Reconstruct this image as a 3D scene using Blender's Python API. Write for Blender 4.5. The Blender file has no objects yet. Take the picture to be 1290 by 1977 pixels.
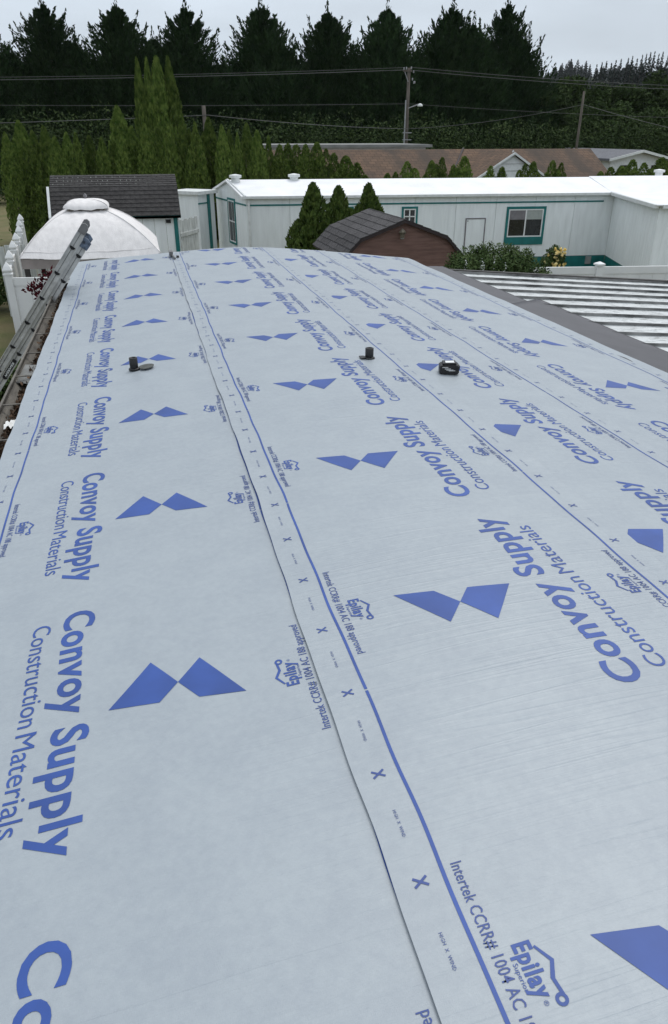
import bpy, bmesh, math, random
import numpy as np
from mathutils import Vector, Matrix
random.seed(7); RNG = np.random.default_rng(7)
sc = bpy.context.scene
COL = sc.collection
rad = math.radians

# ------------------------------------------------------------------ camera
CZ = 4.0
PITCH, YAW, FPX = 27.525, 14.08, 1400.0          # f in pixels of the 1290x1977 photograph
cam = bpy.data.cameras.new('camera'); cam_o = bpy.data.objects.new('camera', cam); COL.objects.link(cam_o)
cam.sensor_fit = 'VERTICAL'; cam.sensor_height = 36.0; cam.lens = FPX / 1977 * 36.0
cam.clip_start = 0.05; cam.clip_end = 3000
cam_o.location = (0, 0, CZ); cam_o.rotation_euler = (rad(90 - PITCH), 0, rad(-YAW))
sc.camera = cam_o
# ------------------------------------------------------------------ sky, sun, exposure
SUN_EL, SUN_AZ = 58.0, 40.0                       # azimuth clockwise from +Y
w = bpy.data.worlds.new('World'); sc.world = w; w.use_nodes = True
nt = w.node_tree; nt.nodes.clear()
def N(nt, t, **k):
    n = nt.nodes.new(t)
    for a, b in k.items(): setattr(n, a, b)
    return n
out = N(nt, 'ShaderNodeOutputWorld'); bg = N(nt, 'ShaderNodeBackground'); bg.inputs[1].default_value = 0.1
sky = N(nt, 'ShaderNodeTexSky', sky_type='NISHITA', sun_disc=False)
sky.sun_elevation = rad(SUN_EL); sky.sun_rotation = rad(SUN_AZ); sky.dust_density = 3.0
tc = N(nt, 'ShaderNodeTexCoord'); sep = N(nt, 'ShaderNodeSeparateXYZ')
nt.links.new(tc.outputs['Generated'], sep.inputs[0])
mp = N(nt, 'ShaderNodeMapRange'); mp.inputs[1].default_value = 0.0; mp.inputs[2].default_value = 1.0
nt.links.new(sep.outputs[2], mp.inputs[0])
ramp = N(nt, 'ShaderNodeMix', data_type='RGBA')    # overcast: paler and brighter toward the zenith
ramp.inputs[6].default_value = (5.9, 6.7, 7.6, 1); ramp.inputs[7].default_value = (9.6, 10.2, 10.9, 1)
nt.links.new(mp.outputs[0], ramp.inputs[0])
smap = N(nt, 'ShaderNodeMapping'); smap.inputs['Scale'].default_value = (1.2, 1.2, 5.0)
nt.links.new(tc.outputs['Generated'], smap.inputs[0])
noi = N(nt, 'ShaderNodeTexNoise'); noi.inputs['Scale'].default_value = 2.2; noi.inputs['Detail'].default_value = 4
nt.links.new(smap.outputs[0], noi.inputs['Vector'])
cm = N(nt, 'ShaderNodeMapRange'); cm.inputs[1].default_value = .3; cm.inputs[2].default_value = .7
cm.inputs[3].default_value = .82; cm.inputs[4].default_value = 1.12
nt.links.new(noi.outputs[0], cm.inputs[0])
mul = N(nt, 'ShaderNodeVectorMath', operation='SCALE')
nt.links.new(ramp.outputs[2], mul.inputs[0]); nt.links.new(cm.outputs[0], mul.inputs['Scale'])
mix = N(nt, 'ShaderNodeMix', data_type='RGBA'); mix.inputs[0].default_value = .93
nt.links.new(sky.outputs[0], mix.inputs[6]); nt.links.new(mul.outputs[0], mix.inputs[7])
nt.links.new(mix.outputs[2], bg.inputs[0]); nt.links.new(bg.outputs[0], out.inputs[0])
sun = bpy.data.lights.new('sun', 'SUN'); sun.energy = 1.4; sun.angle = rad(28); sun.color = (1, .97, .93)
sun_o = bpy.data.objects.new('sun', sun); COL.objects.link(sun_o); sun_o.location = (0, 0, 30)
sun_o.rotation_euler = (rad(90 - SUN_EL), 0, rad(180 - SUN_AZ))
vs = sc.view_settings; vs.view_transform = 'Standard'; vs.look = 'None'; vs.gamma = 1; vs.exposure = 0.16
vs.use_curve_mapping = False

# ------------------------------------------------------------------ helpers
_R = np.array([0.96994923, -0.11244061, 0.21576748]); _D = np.array([-0.24330741, -0.44821403, 0.86017771])
_G = np.array([0.0, 0.88681014, 0.46213394])
def ray(px, py):
    r = np.array([(px - 645) / FPX, (py - 988.5) / FPX, 1.0]); return np.array([r @ _R, r @ _D, -(r @ _G)])
def at(px, py, Y):
    """place measured in the photograph, at distance Y along the roof"""
    r = ray(px, py) * 1.0; r = r * (Y / r[1]); return Vector((r[0], r[1], r[2] + CZ))
def onz(px, py, z):
    r = ray(px, py); r = r * ((z - CZ) / r[2]); return Vector((r[0], r[1], z))

def setk(o, label=None, cat=None, group=None, kind=None):
    if label: o['label'] = label
    if cat: o['category'] = cat
    if group: o['group'] = group
    if kind: o['kind'] = kind
    return o
ORG = {}
def empty(name, loc, label=None, cat=None, group=None):
    o = bpy.data.objects.new(name, None); o.empty_display_size = .2; COL.objects.link(o)
    o.location = loc; ORG[o.name] = Vector(loc); return setk(o, label, cat, group)
def link(name, me, mat, parent=None, smooth=False):
    o = bpy.data.objects.new(name, me); COL.objects.link(o)
    if mat is not None and not me.materials: me.materials.append(mat)
    if parent is not None:
        o.parent = parent; L = ORG.get(parent.name, Vector((0, 0, 0)))
        me.transform(Matrix.Translation(-L)); ORG[o.name] = L
    if smooth:
        me.polygons.foreach_set('use_smooth', [True] * len(me.polygons))
    return o
def mesh_np(name, V, F):
    """V (n,3) float, F (m,k) int"""
    me = bpy.data.meshes.new(name); V = np.asarray(V, np.float32); F = np.asarray(F, np.int32)
    me.vertices.add(len(V)); me.vertices.foreach_set('co', V.ravel())
    m, k = F.shape
    me.loops.add(m * k); me.loops.foreach_set('vertex_index', F.ravel())
    me.polygons.add(m); me.polygons.foreach_set('loop_start', np.arange(m, dtype=np.int32) * k)
    try: me.polygons.foreach_set('loop_total', np.full(m, k, np.int32))
    except Exception: pass
    me.update(calc_edges=True); me.validate(); return me
class MB:
    def __init__(s): s.v = []; s.f = []
    def face(s, pts):
        b = len(s.v); s.v += [tuple(p) for p in pts]; s.f.append(list(range(b, b + len(pts)))); return s
    def hexa(s, p):
        """8 corners: bottom 4 ccw, top 4 ccw"""
        b = len(s.v); s.v += [tuple(q) for q in p]
        for f in ((3, 2, 1, 0), (4, 5, 6, 7), (0, 1, 5, 4), (1, 2, 6, 5), (2, 3, 7, 6), (3, 0, 4, 7)): s.f.append([b + i for i in f])
        return s
    def box(s, a, c):
        x0, y0, z0 = a; x1, y1, z1 = c
        return s.hexa([(x0, y0, z0), (x1, y0, z0), (x1, y1, z0), (x0, y1, z0), (x0, y0, z1), (x1, y0, z1), (x1, y1, z1), (x0, y1, z1)])
    def prism(s, poly, ext):
        """poly list of 3d points, extruded by vector ext"""
        n = len(poly); b = len(s.v); e = Vector(ext)
        s.v += [tuple(p) for p in poly] + [tuple(Vector(p) + e) for p in poly]
        s.f.append([b + i for i in range(n)][::-1]); s.f.append([b + n + i for i in range(n)])
        for i in range(n): s.f.append([b + i, b + (i + 1) % n, b + n + (i + 1) % n, b + n + i])
        return s
    def tube(s, p, q, r, r2=None, n=10, cap=True):
        p = Vector(p); q = Vector(q); d = (q - p).normalized(); r2 = r if r2 is None else r2
        a = d.orthogonal().normalized(); c = d.cross(a); b = len(s.v)
        for (o, rr) in ((p, r), (q, r2)):
            for i in range(n):
                t = 2 * math.pi * i / n; s.v.append(tuple(o + (a * math.cos(t) + c * math.sin(t)) * rr))
        for i in range(n): s.f.append([b + i, b + (i + 1) % n, b + n + (i + 1) % n, b + n + i])
        if cap: s.f.append([b + i for i in range(n)][::-1]); s.f.append([b + n + i for i in range(n)])
        return s
    def path(s, pts, r, n=6):
        for i in range(len(pts) - 1): s.tube(pts[i], pts[i + 1], r, n=n, cap=(i == 0 or i == len(pts) - 2))
        return s
    def lathe(s, c, prof, n=16, sq=False):
        c = Vector(c); b = len(s.v)
        for (r, z) in prof:
            for i in range(n):
                t = 2 * math.pi * (i + (.5 if sq else 0)) / n; k = r * (math.sqrt(2) if sq else 1)
                s.v.append((c.x + k * math.cos(t), c.y + k * math.sin(t), c.z + z))
        for j in range(len(prof) - 1):
            for i in range(n): s.f.append([b + j * n + i, b + j * n + (i + 1) % n, b + (j + 1) * n + (i + 1) % n, b + (j + 1) * n + i])
        s.f.append([b + i for i in range(n)][::-1]); s.f.append([b + (len(prof) - 1) * n + i for i in range(n)])
        return s
    def mesh(s, name):
        me = bpy.data.meshes.new(name); me.from_pydata(s.v, [], s.f); me.update(); return me
    def build(s, name, mat, parent=None, smooth=False, bevel=0):
        me = s.mesh(name)
        if bevel:
            bm = bmesh.new(); bm.from_mesh(me); bmesh.ops.remove_doubles(bm, verts=bm.verts, dist=1e-5)
            bmesh.ops.bevel(bm, geom=list(bm.edges), offset=bevel, segments=2, affect='EDGES', profile=.6, clamp_overlap=True)
            bm.to_mesh(me); bm.free()
        return link(name, me, mat, parent, smooth)
class Frame:
    """a vertical wall plane: s along it, n out of it (to its right-hand side seen from above = toward the viewer), z up"""
    def __init__(f, a, b):
        f.o = Vector((a[0], a[1], 0)); d = Vector((b[0] - a[0], b[1] - a[1], 0)); f.len = d.length; f.d = d.normalized()
        f.n = Vector((f.d.y, -f.d.x, 0))
    def p(f, s, z, n=0): return f.o + f.d * s + f.n * n + Vector((0, 0, z))
    def px(f, x, y):
        r = Vector(ray(x, y)); c = Vector((0, 0, CZ)); t = (f.o - c).dot(f.n) / r.dot(f.n); h = c + r * t
        return (h - f.o).dot(f.d), h.z
    def box(f, mb, s0, s1, z0, z1, n0, n1):
        return mb.hexa([f.p(s0, z0, n1), f.p(s1, z0, n1), f.p(s1, z0, n0), f.p(s0, z0, n0), f.p(s0, z1, n1), f.p(s1, z1, n1), f.p(s1, z1, n0), f.p(s0, z1, n0)])

# ------------------------------------------------------------------ materials
def mat(name, col, rough=.7, var=.12, scale=8.0, bump=0.0, bscale=60.0, metal=0.0, col2=None, spec=.4, detail=4, stretch=(1, 1, 1), rnd=0.0):
    m = bpy.data.materials.new(name); m.use_nodes = True; t = m.node_tree; b = t.nodes['Principled BSDF']
    b.inputs['Roughness'].default_value = rough; b.inputs['Metallic'].default_value = metal; b.inputs['Specular IOR Level'].default_value = spec
    tc = N(t, 'ShaderNodeTexCoord'); mpg = N(t, 'ShaderNodeMapping'); mpg.inputs['Scale'].default_value = stretch
    t.links.new(tc.outputs['Object'], mpg.inputs[0])
    n = N(t, 'ShaderNodeTexNoise'); n.inputs['Scale'].default_value = scale; n.inputs['Detail'].default_value = detail
    t.links.new(mpg.outputs[0], n.inputs['Vector'])
    c2 = col2 if col2 else tuple(c * (1 - var * 2) for c in col)
    c1 = col if col2 else tuple(min(1, c * (1 + var)) for c in col)
    rp = N(t, 'ShaderNodeMapRange'); rp.inputs[1].default_value = .32; rp.inputs[2].default_value = .68
    t.links.new(n.outputs[0], rp.inputs[0])
    mx = N(t, 'ShaderNodeMix', data_type='RGBA'); mx.inputs[6].default_value = (*c1, 1); mx.inputs[7].default_value = (*c2, 1)
    t.links.new(rp.outputs[0], mx.inputs[0]); last = mx.outputs[2]
    if rnd:
        oi = N(t, 'ShaderNodeObjectInfo'); mr = N(t, 'ShaderNodeMapRange'); mr.inputs[3].default_value = 1 - rnd; mr.inputs[4].default_value = 1 + rnd
        t.links.new(oi.outputs['Random'], mr.inputs[0]); sc_ = N(t, 'ShaderNodeVectorMath', operation='SCALE')
        t.links.new(last, sc_.inputs[0]); t.links.new(mr.outputs[0], sc_.inputs['Scale']); last = sc_.outputs[0]
    t.links.new(last, b.inputs['Base Color'])
    if bump:
        n2 = N(t, 'ShaderNodeTexNoise'); n2.inputs['Scale'].default_value = bscale; n2.inputs['Detail'].default_value = 5
        t.links.new(mpg.outputs[0], n2.inputs['Vector']); bp = N(t, 'ShaderNodeBump'); bp.inputs['Strength'].default_value = bump; bp.inputs['Distance'].default_value = .02
        t.links.new(n2.outputs[0], bp.inputs['Height']); t.links.new(bp.outputs[0], b.inputs['Normal'])
    return m
def leafmat(name, c1, c2, scale=3.0, rnd=.18, rough=.85, spec=.06):
    return mat(name, c1, rough, col2=c2, scale=scale, rnd=rnd, spec=spec, detail=6)

# underlayment: grey-blue woven membrane, faint blotches, fine weave, creases across the roll (UV in metres: across, along)
def membrane():
    m = bpy.data.materials.new('underlayment_membrane'); m.use_nodes = True; t = m.node_tree; b = t.nodes['Principled BSDF']
    b.inputs['Roughness'].default_value = .42; b.inputs['Specular IOR Level'].default_value = .55
    uv = N(t, 'ShaderNodeUVMap', uv_map='metres')
    def noise(scale, sx, sy, detail=3, rough=.5, rot=0):
        a = N(t, 'ShaderNodeMapping'); a.inputs['Scale'].default_value = (sx, sy, 1); a.inputs['Rotation'].default_value = (0, 0, rot); t.links.new(uv.outputs[0], a.inputs[0])
        n = N(t, 'ShaderNodeTexNoise'); n.inputs['Scale'].default_value = scale; n.inputs['Detail'].default_value = detail; n.inputs['Roughness'].default_value = rough
        t.links.new(a.outputs[0], n.inputs['Vector']); return n.outputs[0]
    def rng(x, a, b_, c, d):
        r = N(t, 'ShaderNodeMapRange'); r.inputs[1].default_value = a; r.inputs[2].default_value = b_; r.inputs[3].default_value = c; r.inputs[4].default_value = d
        t.links.new(x, r.inputs[0]); return r.outputs[0]
    def op(o, a, b_=None):
        n = N(t, 'ShaderNodeMath', operation=o)
        for i, x in enumerate((a, b_)):
            if x is None: continue
            if isinstance(x, (int, float)): n.inputs[i].default_value = x
            else: t.links.new(x, n.inputs[i])
        return n.outputs[0]
    blot = op('ADD', op('MULTIPLY', noise(5, 1, 1, 5, .65), .65), op('MULTIPLY', noise(40, 1, 1, 3), .35))
    mx = N(t, 'ShaderNodeMix', data_type='RGBA'); mx.inputs[6].default_value = (.288, .323, .356, 1); mx.inputs[7].default_value = (.322, .359, .387, 1)
    t.links.new(rng(blot, .38, .62, 0, 1), mx.inputs[0])
    weave = noise(1, 900, 120, 2); weave2 = noise(1, 90, 800, 2)
    wv = rng(op('ADD', weave, weave2), .7, 1.3, .95, 1.04)
    dirt = rng(noise(3.1, 1, 1, 8, .75), .62, .78, 1.0, .9)
    s = N(t, 'ShaderNodeVectorMath', operation='SCALE'); t.links.new(mx.outputs[2], s.inputs[0]); t.links.new(op('MULTIPLY', wv, dirt), s.inputs['Scale'])
    t.links.new(s.outputs[0], b.inputs['Base Color'])
    # creases: thin ridges across the roll, in patches
    def ridge(seed_rot, sy, wd):
        n = noise(1, .55, sy, 2, .45, seed_rot); return rng(op('ABSOLUTE', op('SUBTRACT', n, .5)), 0, wd, 1, 0)
    patch = rng(noise(1.1, 1, 1, 3), .36, .70, .22, .85)
    cre = op('MULTIPLY', op('ADD', ridge(.09, 7, .018), op('ADD', ridge(.13, 15, .03), op('MULTIPLY', ridge(.05, 34, .05), .45))), patch)
    soft = op('MULTIPLY', noise(3.5, 1, 1, 3), 2.2)
    fine = op('MULTIPLY', ridge(.07, 55, .09), rng(noise(2.3, 1, 1, 3), .35, .65, .1, 1))
    h = op('ADD', op('ADD', op('ADD', op('MULTIPLY', cre, .42), op('MULTIPLY', fine, .16)), op('MULTIPLY', op('ADD', weave, weave2), .16)), soft)
    bp = N(t, 'ShaderNodeBump'); bp.inputs['Strength'].default_value = .55; bp.inputs['Distance'].default_value = .0035
    t.links.new(h, bp.inputs['Height']); t.links.new(bp.outputs[0], b.inputs['Normal'])
    return m
M = {}
M['membrane'] = membrane()
M['print'] = mat('blue_ink', (.028, .074, .285), .5, .10, 6, spec=.4)
M['print_fine'] = mat('blue_ink_fine', (.035, .068, .23), .5, .08, 6, spec=.4)
M['deck'] = mat('old_roof_metal', (.20, .20, .19), .6, .2, 5)
M['black'] = mat('black_plastic', (.012, .012, .013), .42, .2, 40, bump=.1, bscale=200)
M['label_white'] = mat('white_label', (.72, .74, .74), .4, .03)
M['grey_patch'] = mat('old_roof_patch', (.085, .09, .083), .75, .2, 30, bump=.2, bscale=120)
M['alum'] = mat('aluminium', (.50, .50, .49), .45, .10, 14, metal=.25, stretch=(1, 1, 1))
M['alum_dark'] = mat('aluminium_groove', (.17, .17, .17), .5, .1, metal=.4)
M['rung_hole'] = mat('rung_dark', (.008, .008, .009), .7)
M['blue_plastic'] = mat('blue_dirty_plastic', (.10, .13, .18), .5, .4, 30)
M['gutter'] = mat('weathered_gutter', (.13, .118, .100), .7, .25, 9, bump=.2, bscale=50, stretch=(3, .6, 3))
M['gutter_in'] = mat('gutter_trough', (.09, .08, .066), .85, .35, 12, bump=.4, bscale=60)
M['paper'] = mat('paper_scrap_white', (.75, .75, .73), .7, .06)
M['litter'] = leafmat('dead_leaves', (.16, .10, .065), (.055, .045, .035), 25, .5)
M['rubber'] = mat('dark_grey_membrane', (.066, .064, .072), .55, .08, 3, bump=.06, bscale=25)
def dirty_white():
    m = mat('dirty_white_metal', (.58, .60, .60), .5, .06, 3); t = m.node_tree; b = t.nodes['Principled BSDF']; src = b.inputs['Base Color'].links[0].from_socket
    tc = N(t, 'ShaderNodeTexCoord'); mg = N(t, 'ShaderNodeMapping'); mg.inputs['Scale'].default_value = (1.6, 4.2, 1); t.links.new(tc.outputs['Object'], mg.inputs[0])
    n = N(t, 'ShaderNodeTexNoise'); n.inputs['Scale'].default_value = 4.5; n.inputs['Detail'].default_value = 10; n.inputs['Roughness'].default_value = .78; t.links.new(mg.outputs[0], n.inputs['Vector'])
    r = N(t, 'ShaderNodeMapRange'); r.inputs[1].default_value = .50; r.inputs[2].default_value = .62; t.links.new(n.outputs[0], r.inputs[0])
    x = N(t, 'ShaderNodeMix', data_type='RGBA'); x.inputs[7].default_value = (.22, .23, .225, 1); t.links.new(r.outputs[0], x.inputs[0]); t.links.new(src, x.inputs[6]); t.links.new(x.outputs[2], b.inputs['Base Color'])
    return m
M['carport'] = dirty_white()
M['dark_trim'] = mat('dark_brown_trim', (.022, .018, .016), .6, .2)
M['rib_shade'] = mat('painted_rib_shade', (.15, .15, .145), .7, .4, 3, stretch=(1.2, 4, 1))  # mottled grey that paints in the shadow line beside the patio roof ribs
M['siding_near'] = mat('near_home_siding', (.55, .56, .55), .6, .08)
M['vinyl'] = mat('white_vinyl', (.74, .75, .745), .45, .04, 2)
M['old_white_board'] = mat('weathered_white_board', (.50, .52, .50), .7, .12, 6, stretch=(3, 3, .6), rnd=.08)
M['home_wall'] = mat('home_white_siding', (.79, .825, .825), .6, .035, 4, bump=.05, bscale=30, stretch=(2.2, 2.2, .35), rnd=.02)
M['home_roof'] = mat('white_roof_coating', (.77, .775, .785), .6, .05, 1.5, bump=.1, bscale=6)
M['home_trim'] = mat('white_trim', (.66, .68, .67), .5, .06)
M['teal'] = mat('teal_paint', (.010, .155, .148), .5, .1, 5)
M['door_grey'] = mat('grey_frame', (.20, .19, .20), .6, .1)
M['glass'] = mat('window_glass', (.018, .020, .021), .08, .3, 2, spec=.6)
M['blind'] = mat('window_blind', (.34, .37, .35), .5, .05)
M['shingle_dark'] = mat('charcoal_shingle', (.055, .052, .054), .9, .22, 14, bump=.5, bscale=140, rnd=.20)
M['shingle_shed'] = mat('grey_brown_shingle', (.050, .047, .046), .9, .2, 14, bump=.5, bscale=140, rnd=.16)
M['moss'] = mat('pale_moss', (.30, .31, .28), .9, .2)
M['brown_board'] = mat('red_brown_board', (.165, .095, .078), .75, .14, 5, bump=.25, bscale=40, stretch=(.5, .5, 4), rnd=.07)
M['brown_trim'] = mat('dark_roof_edge', (.030, .020, .020), .7, .1)
M['lamp'] = mat('rusty_lamp', (.12, .105, .075), .6, .3, 40)
M['roof_brown'] = mat('brown_shingle_roof', (.185, .105, .075), .9, .25, 1.2, bump=.4, bscale=30, col2=(.115, .075, .06), stretch=(1, 1, 3))
def course_roof(name, c1, c2, stain, pitch):
    m = mat(name, c1, .92, col2=c2, scale=1.6, bump=.3, bscale=40, detail=8); t = m.node_tree; b = t.nodes['Principled BSDF']; src = b.inputs['Base Color'].links[0].from_socket
    tc = N(t, 'ShaderNodeTexCoord'); sp_ = N(t, 'ShaderNodeSeparateXYZ'); t.links.new(tc.outputs['Object'], sp_.inputs[0]); cb = N(t, 'ShaderNodeCombineXYZ')
    t.links.new(sp_.outputs[0], cb.inputs[0]); t.links.new(sp_.outputs[1], cb.inputs[1])
    br = N(t, 'ShaderNodeTexBrick'); br.inputs['Scale'].default_value = 1.0; br.inputs['Brick Width'].default_value = .35; br.inputs['Row Height'].default_value = pitch; br.inputs['Mortar Size'].default_value = .016
    br.inputs['Color1'].default_value = (1, 1, 1, 1); br.inputs['Color2'].default_value = (.74, .74, .74, 1); br.inputs['Mortar'].default_value = (.42, .42, .42, 1); t.links.new(cb.outputs[0], br.inputs['Vector'])
    x = N(t, 'ShaderNodeMix', data_type='RGBA', blend_type='MULTIPLY'); x.inputs[0].default_value = 1; t.links.new(src, x.inputs[6]); t.links.new(br.outputs[0], x.inputs[7])
    mg = N(t, 'ShaderNodeMapping'); mg.inputs['Scale'].default_value = (.55, .14, .14); t.links.new(tc.outputs['Object'], mg.inputs[0])
    n = N(t, 'ShaderNodeTexNoise'); n.inputs['Scale'].default_value = 1.3; n.inputs['Detail'].default_value = 9; n.inputs['Roughness'].default_value = .62; t.links.new(mg.outputs[0], n.inputs['Vector'])
    r = N(t, 'ShaderNodeMapRange'); r.inputs[1].default_value = .42; r.inputs[2].default_value = .66; r.inputs[4].default_value = .75; t.links.new(n.outputs[0], r.inputs[0])
    y = N(t, 'ShaderNodeMix', data_type='RGBA'); y.inputs[7].default_value = (*stain, 1); t.links.new(r.outputs[0], y.inputs[0]); t.links.new(x.outputs[2], y.inputs[6]); t.links.new(y.outputs[2], b.inputs['Base Color']); return m
M['roof_brown'] = course_roof('brown_shingle_roof', (.150, .090, .055), (.108, .068, .044), (.038, .031, .025), .26)
M['white_siding'] = mat('white_lap_siding', (.66, .68, .68), .6, .05, rnd=.03)
M['grey_roof'] = mat('grey_composite_roof', (.13, .135, .15), .85, .12, 6)
M['flat_roof'] = mat('pale_flat_roof', (.22, .225, .215), .8, .12, 2)
M['canopy'] = mat('faded_canopy_cloth', (.74, .715, .705), .85, .05, 2.5, bump=.25, bscale=12, stretch=(4, 4, .4))
M['valance'] = mat('canopy_valance', (.26, .23, .215), .85, .1, 4)
M['post_dark'] = mat('gazebo_post', (.03, .028, .026), .6, .1)
M['wood_fence'] = mat('red_brown_fence', (.10, .038, .024), .8, .2, 6, stretch=(3, 3, .4))
M['pole'] = mat('weathered_pole', (.105, .090, .074), .85, .2, 5, stretch=(4, 4, .4))
M['wire'] = mat('wire_grey', (.085, .09, .085), .6, .05)
M['galv'] = mat('galvanised', (.30, .31, .31), .5, .1)
M['ground'] = mat('lawn', (.085, .095, .028), .95, .3, .9, bump=.5, bscale=40, col2=(.15, .12, .055))
M['grass'] = leafmat('grass_blades', (.085, .115, .024), (.155, .135, .055), 1.4, .0)
M['cypress'] = leafmat('cypress_foliage', (.013, .029, .011), (.030, .054, .020), 1.1, .2)
M['arb'] = leafmat('arborvitae_foliage', (.044, .082, .016), (.160, .215, .052), 5.5, .30)
M['arb_dark'] = leafmat('dark_arborvitae_foliage', (.036, .068, .015), (.115, .160, .040), 7, .12)
M['laurel'] = leafmat('laurel_foliage', (.020, .036, .013), (.048, .070, .024), .8, .2)
M['broad'] = leafmat('broadleaf_foliage', (.020, .038, .012), (.046, .070, .022), .5, .25)
M['shrub'] = leafmat('shrub_foliage', (.035, .062, .020), (.085, .12, .045), 5, .1)
M['maple'] = leafmat('maple_red', (.085, .012, .018), (.045, .008, .012), 12, .1)
M['petal'] = mat('rose_petal', (.82, .76, .50), .6, col2=(.80, .58, .12), scale=3, rnd=.15)
M['bark'] = mat('bark', (.055, .042, .033), .9, .2, 8, bump=.4, bscale=30, stretch=(3, 3, .5))
M['hillforest'] = leafmat('hill_forest', (.022, .034, .022), (.038, .052, .026), .05, .0)
M['fir'] = leafmat('fir_foliage', (.014, .022, .016), (.022, .032, .021), .3, .15)

# ================================================================== the near home and its roof
APX, ZAP = 1.14, CZ - 1.297
def drop(x): d = np.asarray(x, float) - APX; return .108 * (np.sqrt(d * d + .325) - .57)
_xs = np.linspace(-2.5, 6, 20001); _sl = np.gradient(drop(_xs), _xs); _U = np.concatenate([[0], np.cumsum(np.sqrt(1 + ((_sl[1:] + _sl[:-1]) / 2) ** 2) * np.diff(_xs))]); _U -= np.interp(0, _xs, _U)
def wob(u, v):
    return (.0016 * np.sin(2.9 * u + 4.1 * v + 1.3 * np.sin(1.7 * v)) * np.sin(3.7 * u - 2.2 * v + .6)
            + .0010 * np.sin(7.3 * v + 2.0 * np.sin(2.1 * u)) + .0007 * np.sin(11.3 * u + 5.2 * v + 2 * np.sin(1.3 * v)))
def SURF(u, v, h):
    """a point on the arched roof: u across (arc length), v along, h above the deck"""
    u = np.asarray(u, float); v = np.asarray(v, float); x = np.interp(u, _U, _xs); s = np.interp(x, _xs, _sl); k = 1 / np.sqrt(1 + s * s)
    hh = h + wob(u, v)
    return np.stack([x + s * k * hh, v, ZAP - drop(x) + k * hh], -1)

VFAR = 9.72
home = empty('mobile_home', (APX, 3.6, 0), 'near mobile home whose long low arched roof carries the printed blue-grey underlayment', 'mobile home')
g = np.meshgrid(np.linspace(-.80, 3.46, 80), np.linspace(-2.6, VFAR, 60), indexing='ij')
def gridfaces(a, b):
    i, j = np.meshgrid(np.arange(a - 1), np.arange(b - 1), indexing='ij'); k = (i * b + j).ravel()
    return np.stack([k, k + b, k + b + 1, k + 1], -1)
V = SURF(g[0].ravel(), g[1].ravel(), -.004); link('roof_deck', mesh_np('roof_deck', V, gridfaces(80, 60)), M['deck'], home, True)
zl = float(ZAP - drop(-.8)); zr = float(ZAP - drop(3.42))
MB().box((-.62, -2.5, .15), (-.56, 9.5, zl - .06)).build('wall', M['siding_near'], home)
MB().box((3.16, -2.5, .15), (3.22, 9.5, zr - .06)).build('wall', M['siding_near'], home)
mb = MB(); xsn = np.linspace(-.56, 3.16, 24)
poly = [(x, 9.44, float(ZAP - drop(x)) - .05) for x in xsn] + [(3.16, 9.44, .15), (-.56, 9.44, .15)]
mb.prism(poly, (0, .06, 0)).build('end_wall', M['siding_near'], home)
MB().box((-.80, -2.5, zl - .17), (-.77, VFAR, zl - .012)).build('fascia', M['gutter'], home)
MB().box((3.40, -2.5, zr - .15), (3.43, VFAR, zr - .012)).build('fascia', M['siding_near'], home)
# gutter: trough with outer lip, hangers as sub-parts
GX0, GX1, GZ = -.805, -.965, zl - .03
prof = [(GX0, GZ), (GX0, GZ - .105), (GX0 - .095, GZ - .105), (GX1, GZ - .045), (GX1, GZ), (GX1 + .014, GZ), (GX1 + .014, GZ - .012), (GX1 + .005, GZ - .012), (GX1 + .006, GZ - .043), (GX0 - .092, GZ - .099), (GX0 - .005, GZ - .099), (GX0 - .005, GZ)]
gut = MB().prism([(x, -2.5, z) for x, z in prof], (0, 11.35, 0)).build('gutter', M['gutter'], home)
for y in np.arange(-.3, 8.8, .62):
    MB().box((GX1 + .01, y, GZ - .012), (GX0, y + .018, GZ - .006)).build('gutter_hanger', M['gutter'], gut)
MB().box((GX1 - .004, 8.85, GZ - .11), (GX0, 8.87, GZ + .004)).build('gutter_end_cap', M['dark_trim'], gut)
MB().box((GX1 + .03, 8.6, .3), (GX0 - .02, 8.68, GZ - .10)).build('downspout', M['dark_trim'], home)
# leaf litter and scraps lying in the gutter
n = 5200; P = np.stack([RNG.uniform(GX0 - .10, GX0 - .004, n), RNG.uniform(.0, 8.8, n), GZ - .09 + RNG.gamma(1.6, .014, n)], -1)
P[:, 2] = np.minimum(P[:, 2], GZ + .004)
def leafcloud(P, size, ax=None, asp=.45, jit=1.0, rng=RNG, nrm=None):
    """one kite per point; ax = preferred long axis"""
    n = len(P); d = rng.normal(size=(n, 3)); d /= np.linalg.norm(d, axis=1)[:, None]
    if ax is not None: d = d * jit + ax; d /= np.linalg.norm(d, axis=1)[:, None] + 1e-9
    r = rng.normal(size=(n, 3)); r = r if nrm is None else r * .45 + nrm; wv = np.cross(d, r); wv /= np.linalg.norm(wv, axis=1)[:, None] + 1e-9
    s = (np.asarray(size) * np.ones(n))[:, None]
    V = np.stack([P - d * s * .5, P + wv * s * asp * .5 + d * s * .05, P + d * s * .5, P - wv * s * asp * .5 + d * s * .05], 1).reshape(-1, 3)
    return V, np.arange(n * 4).reshape(-1, 4)
V, F = leafcloud(P, RNG.uniform(.014, .05, n), asp=.6)
setk(link('leaf_litter', mesh_np('leaf_litter', V, F), M['litter']), 'brown dead leaves and debris lying in the rain gutter', 'leaf litter', kind='stuff')
def crumple(name, c, sx, sy, sz, matl, label, cat, seed):
    r = np.random.default_rng(seed); a, b = 7, 7; V = []
    for i in range(a):
        for j in range(b): V.append((c[0] + (i / 6 - .5) * sx, c[1] + (j / 6 - .5) * sy, c[2] + r.uniform(-sz, sz)))
    me = mesh_np(name, V, gridfaces(a, b)); o = link(name, me, matl); setk(o, label, cat); return o
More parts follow.
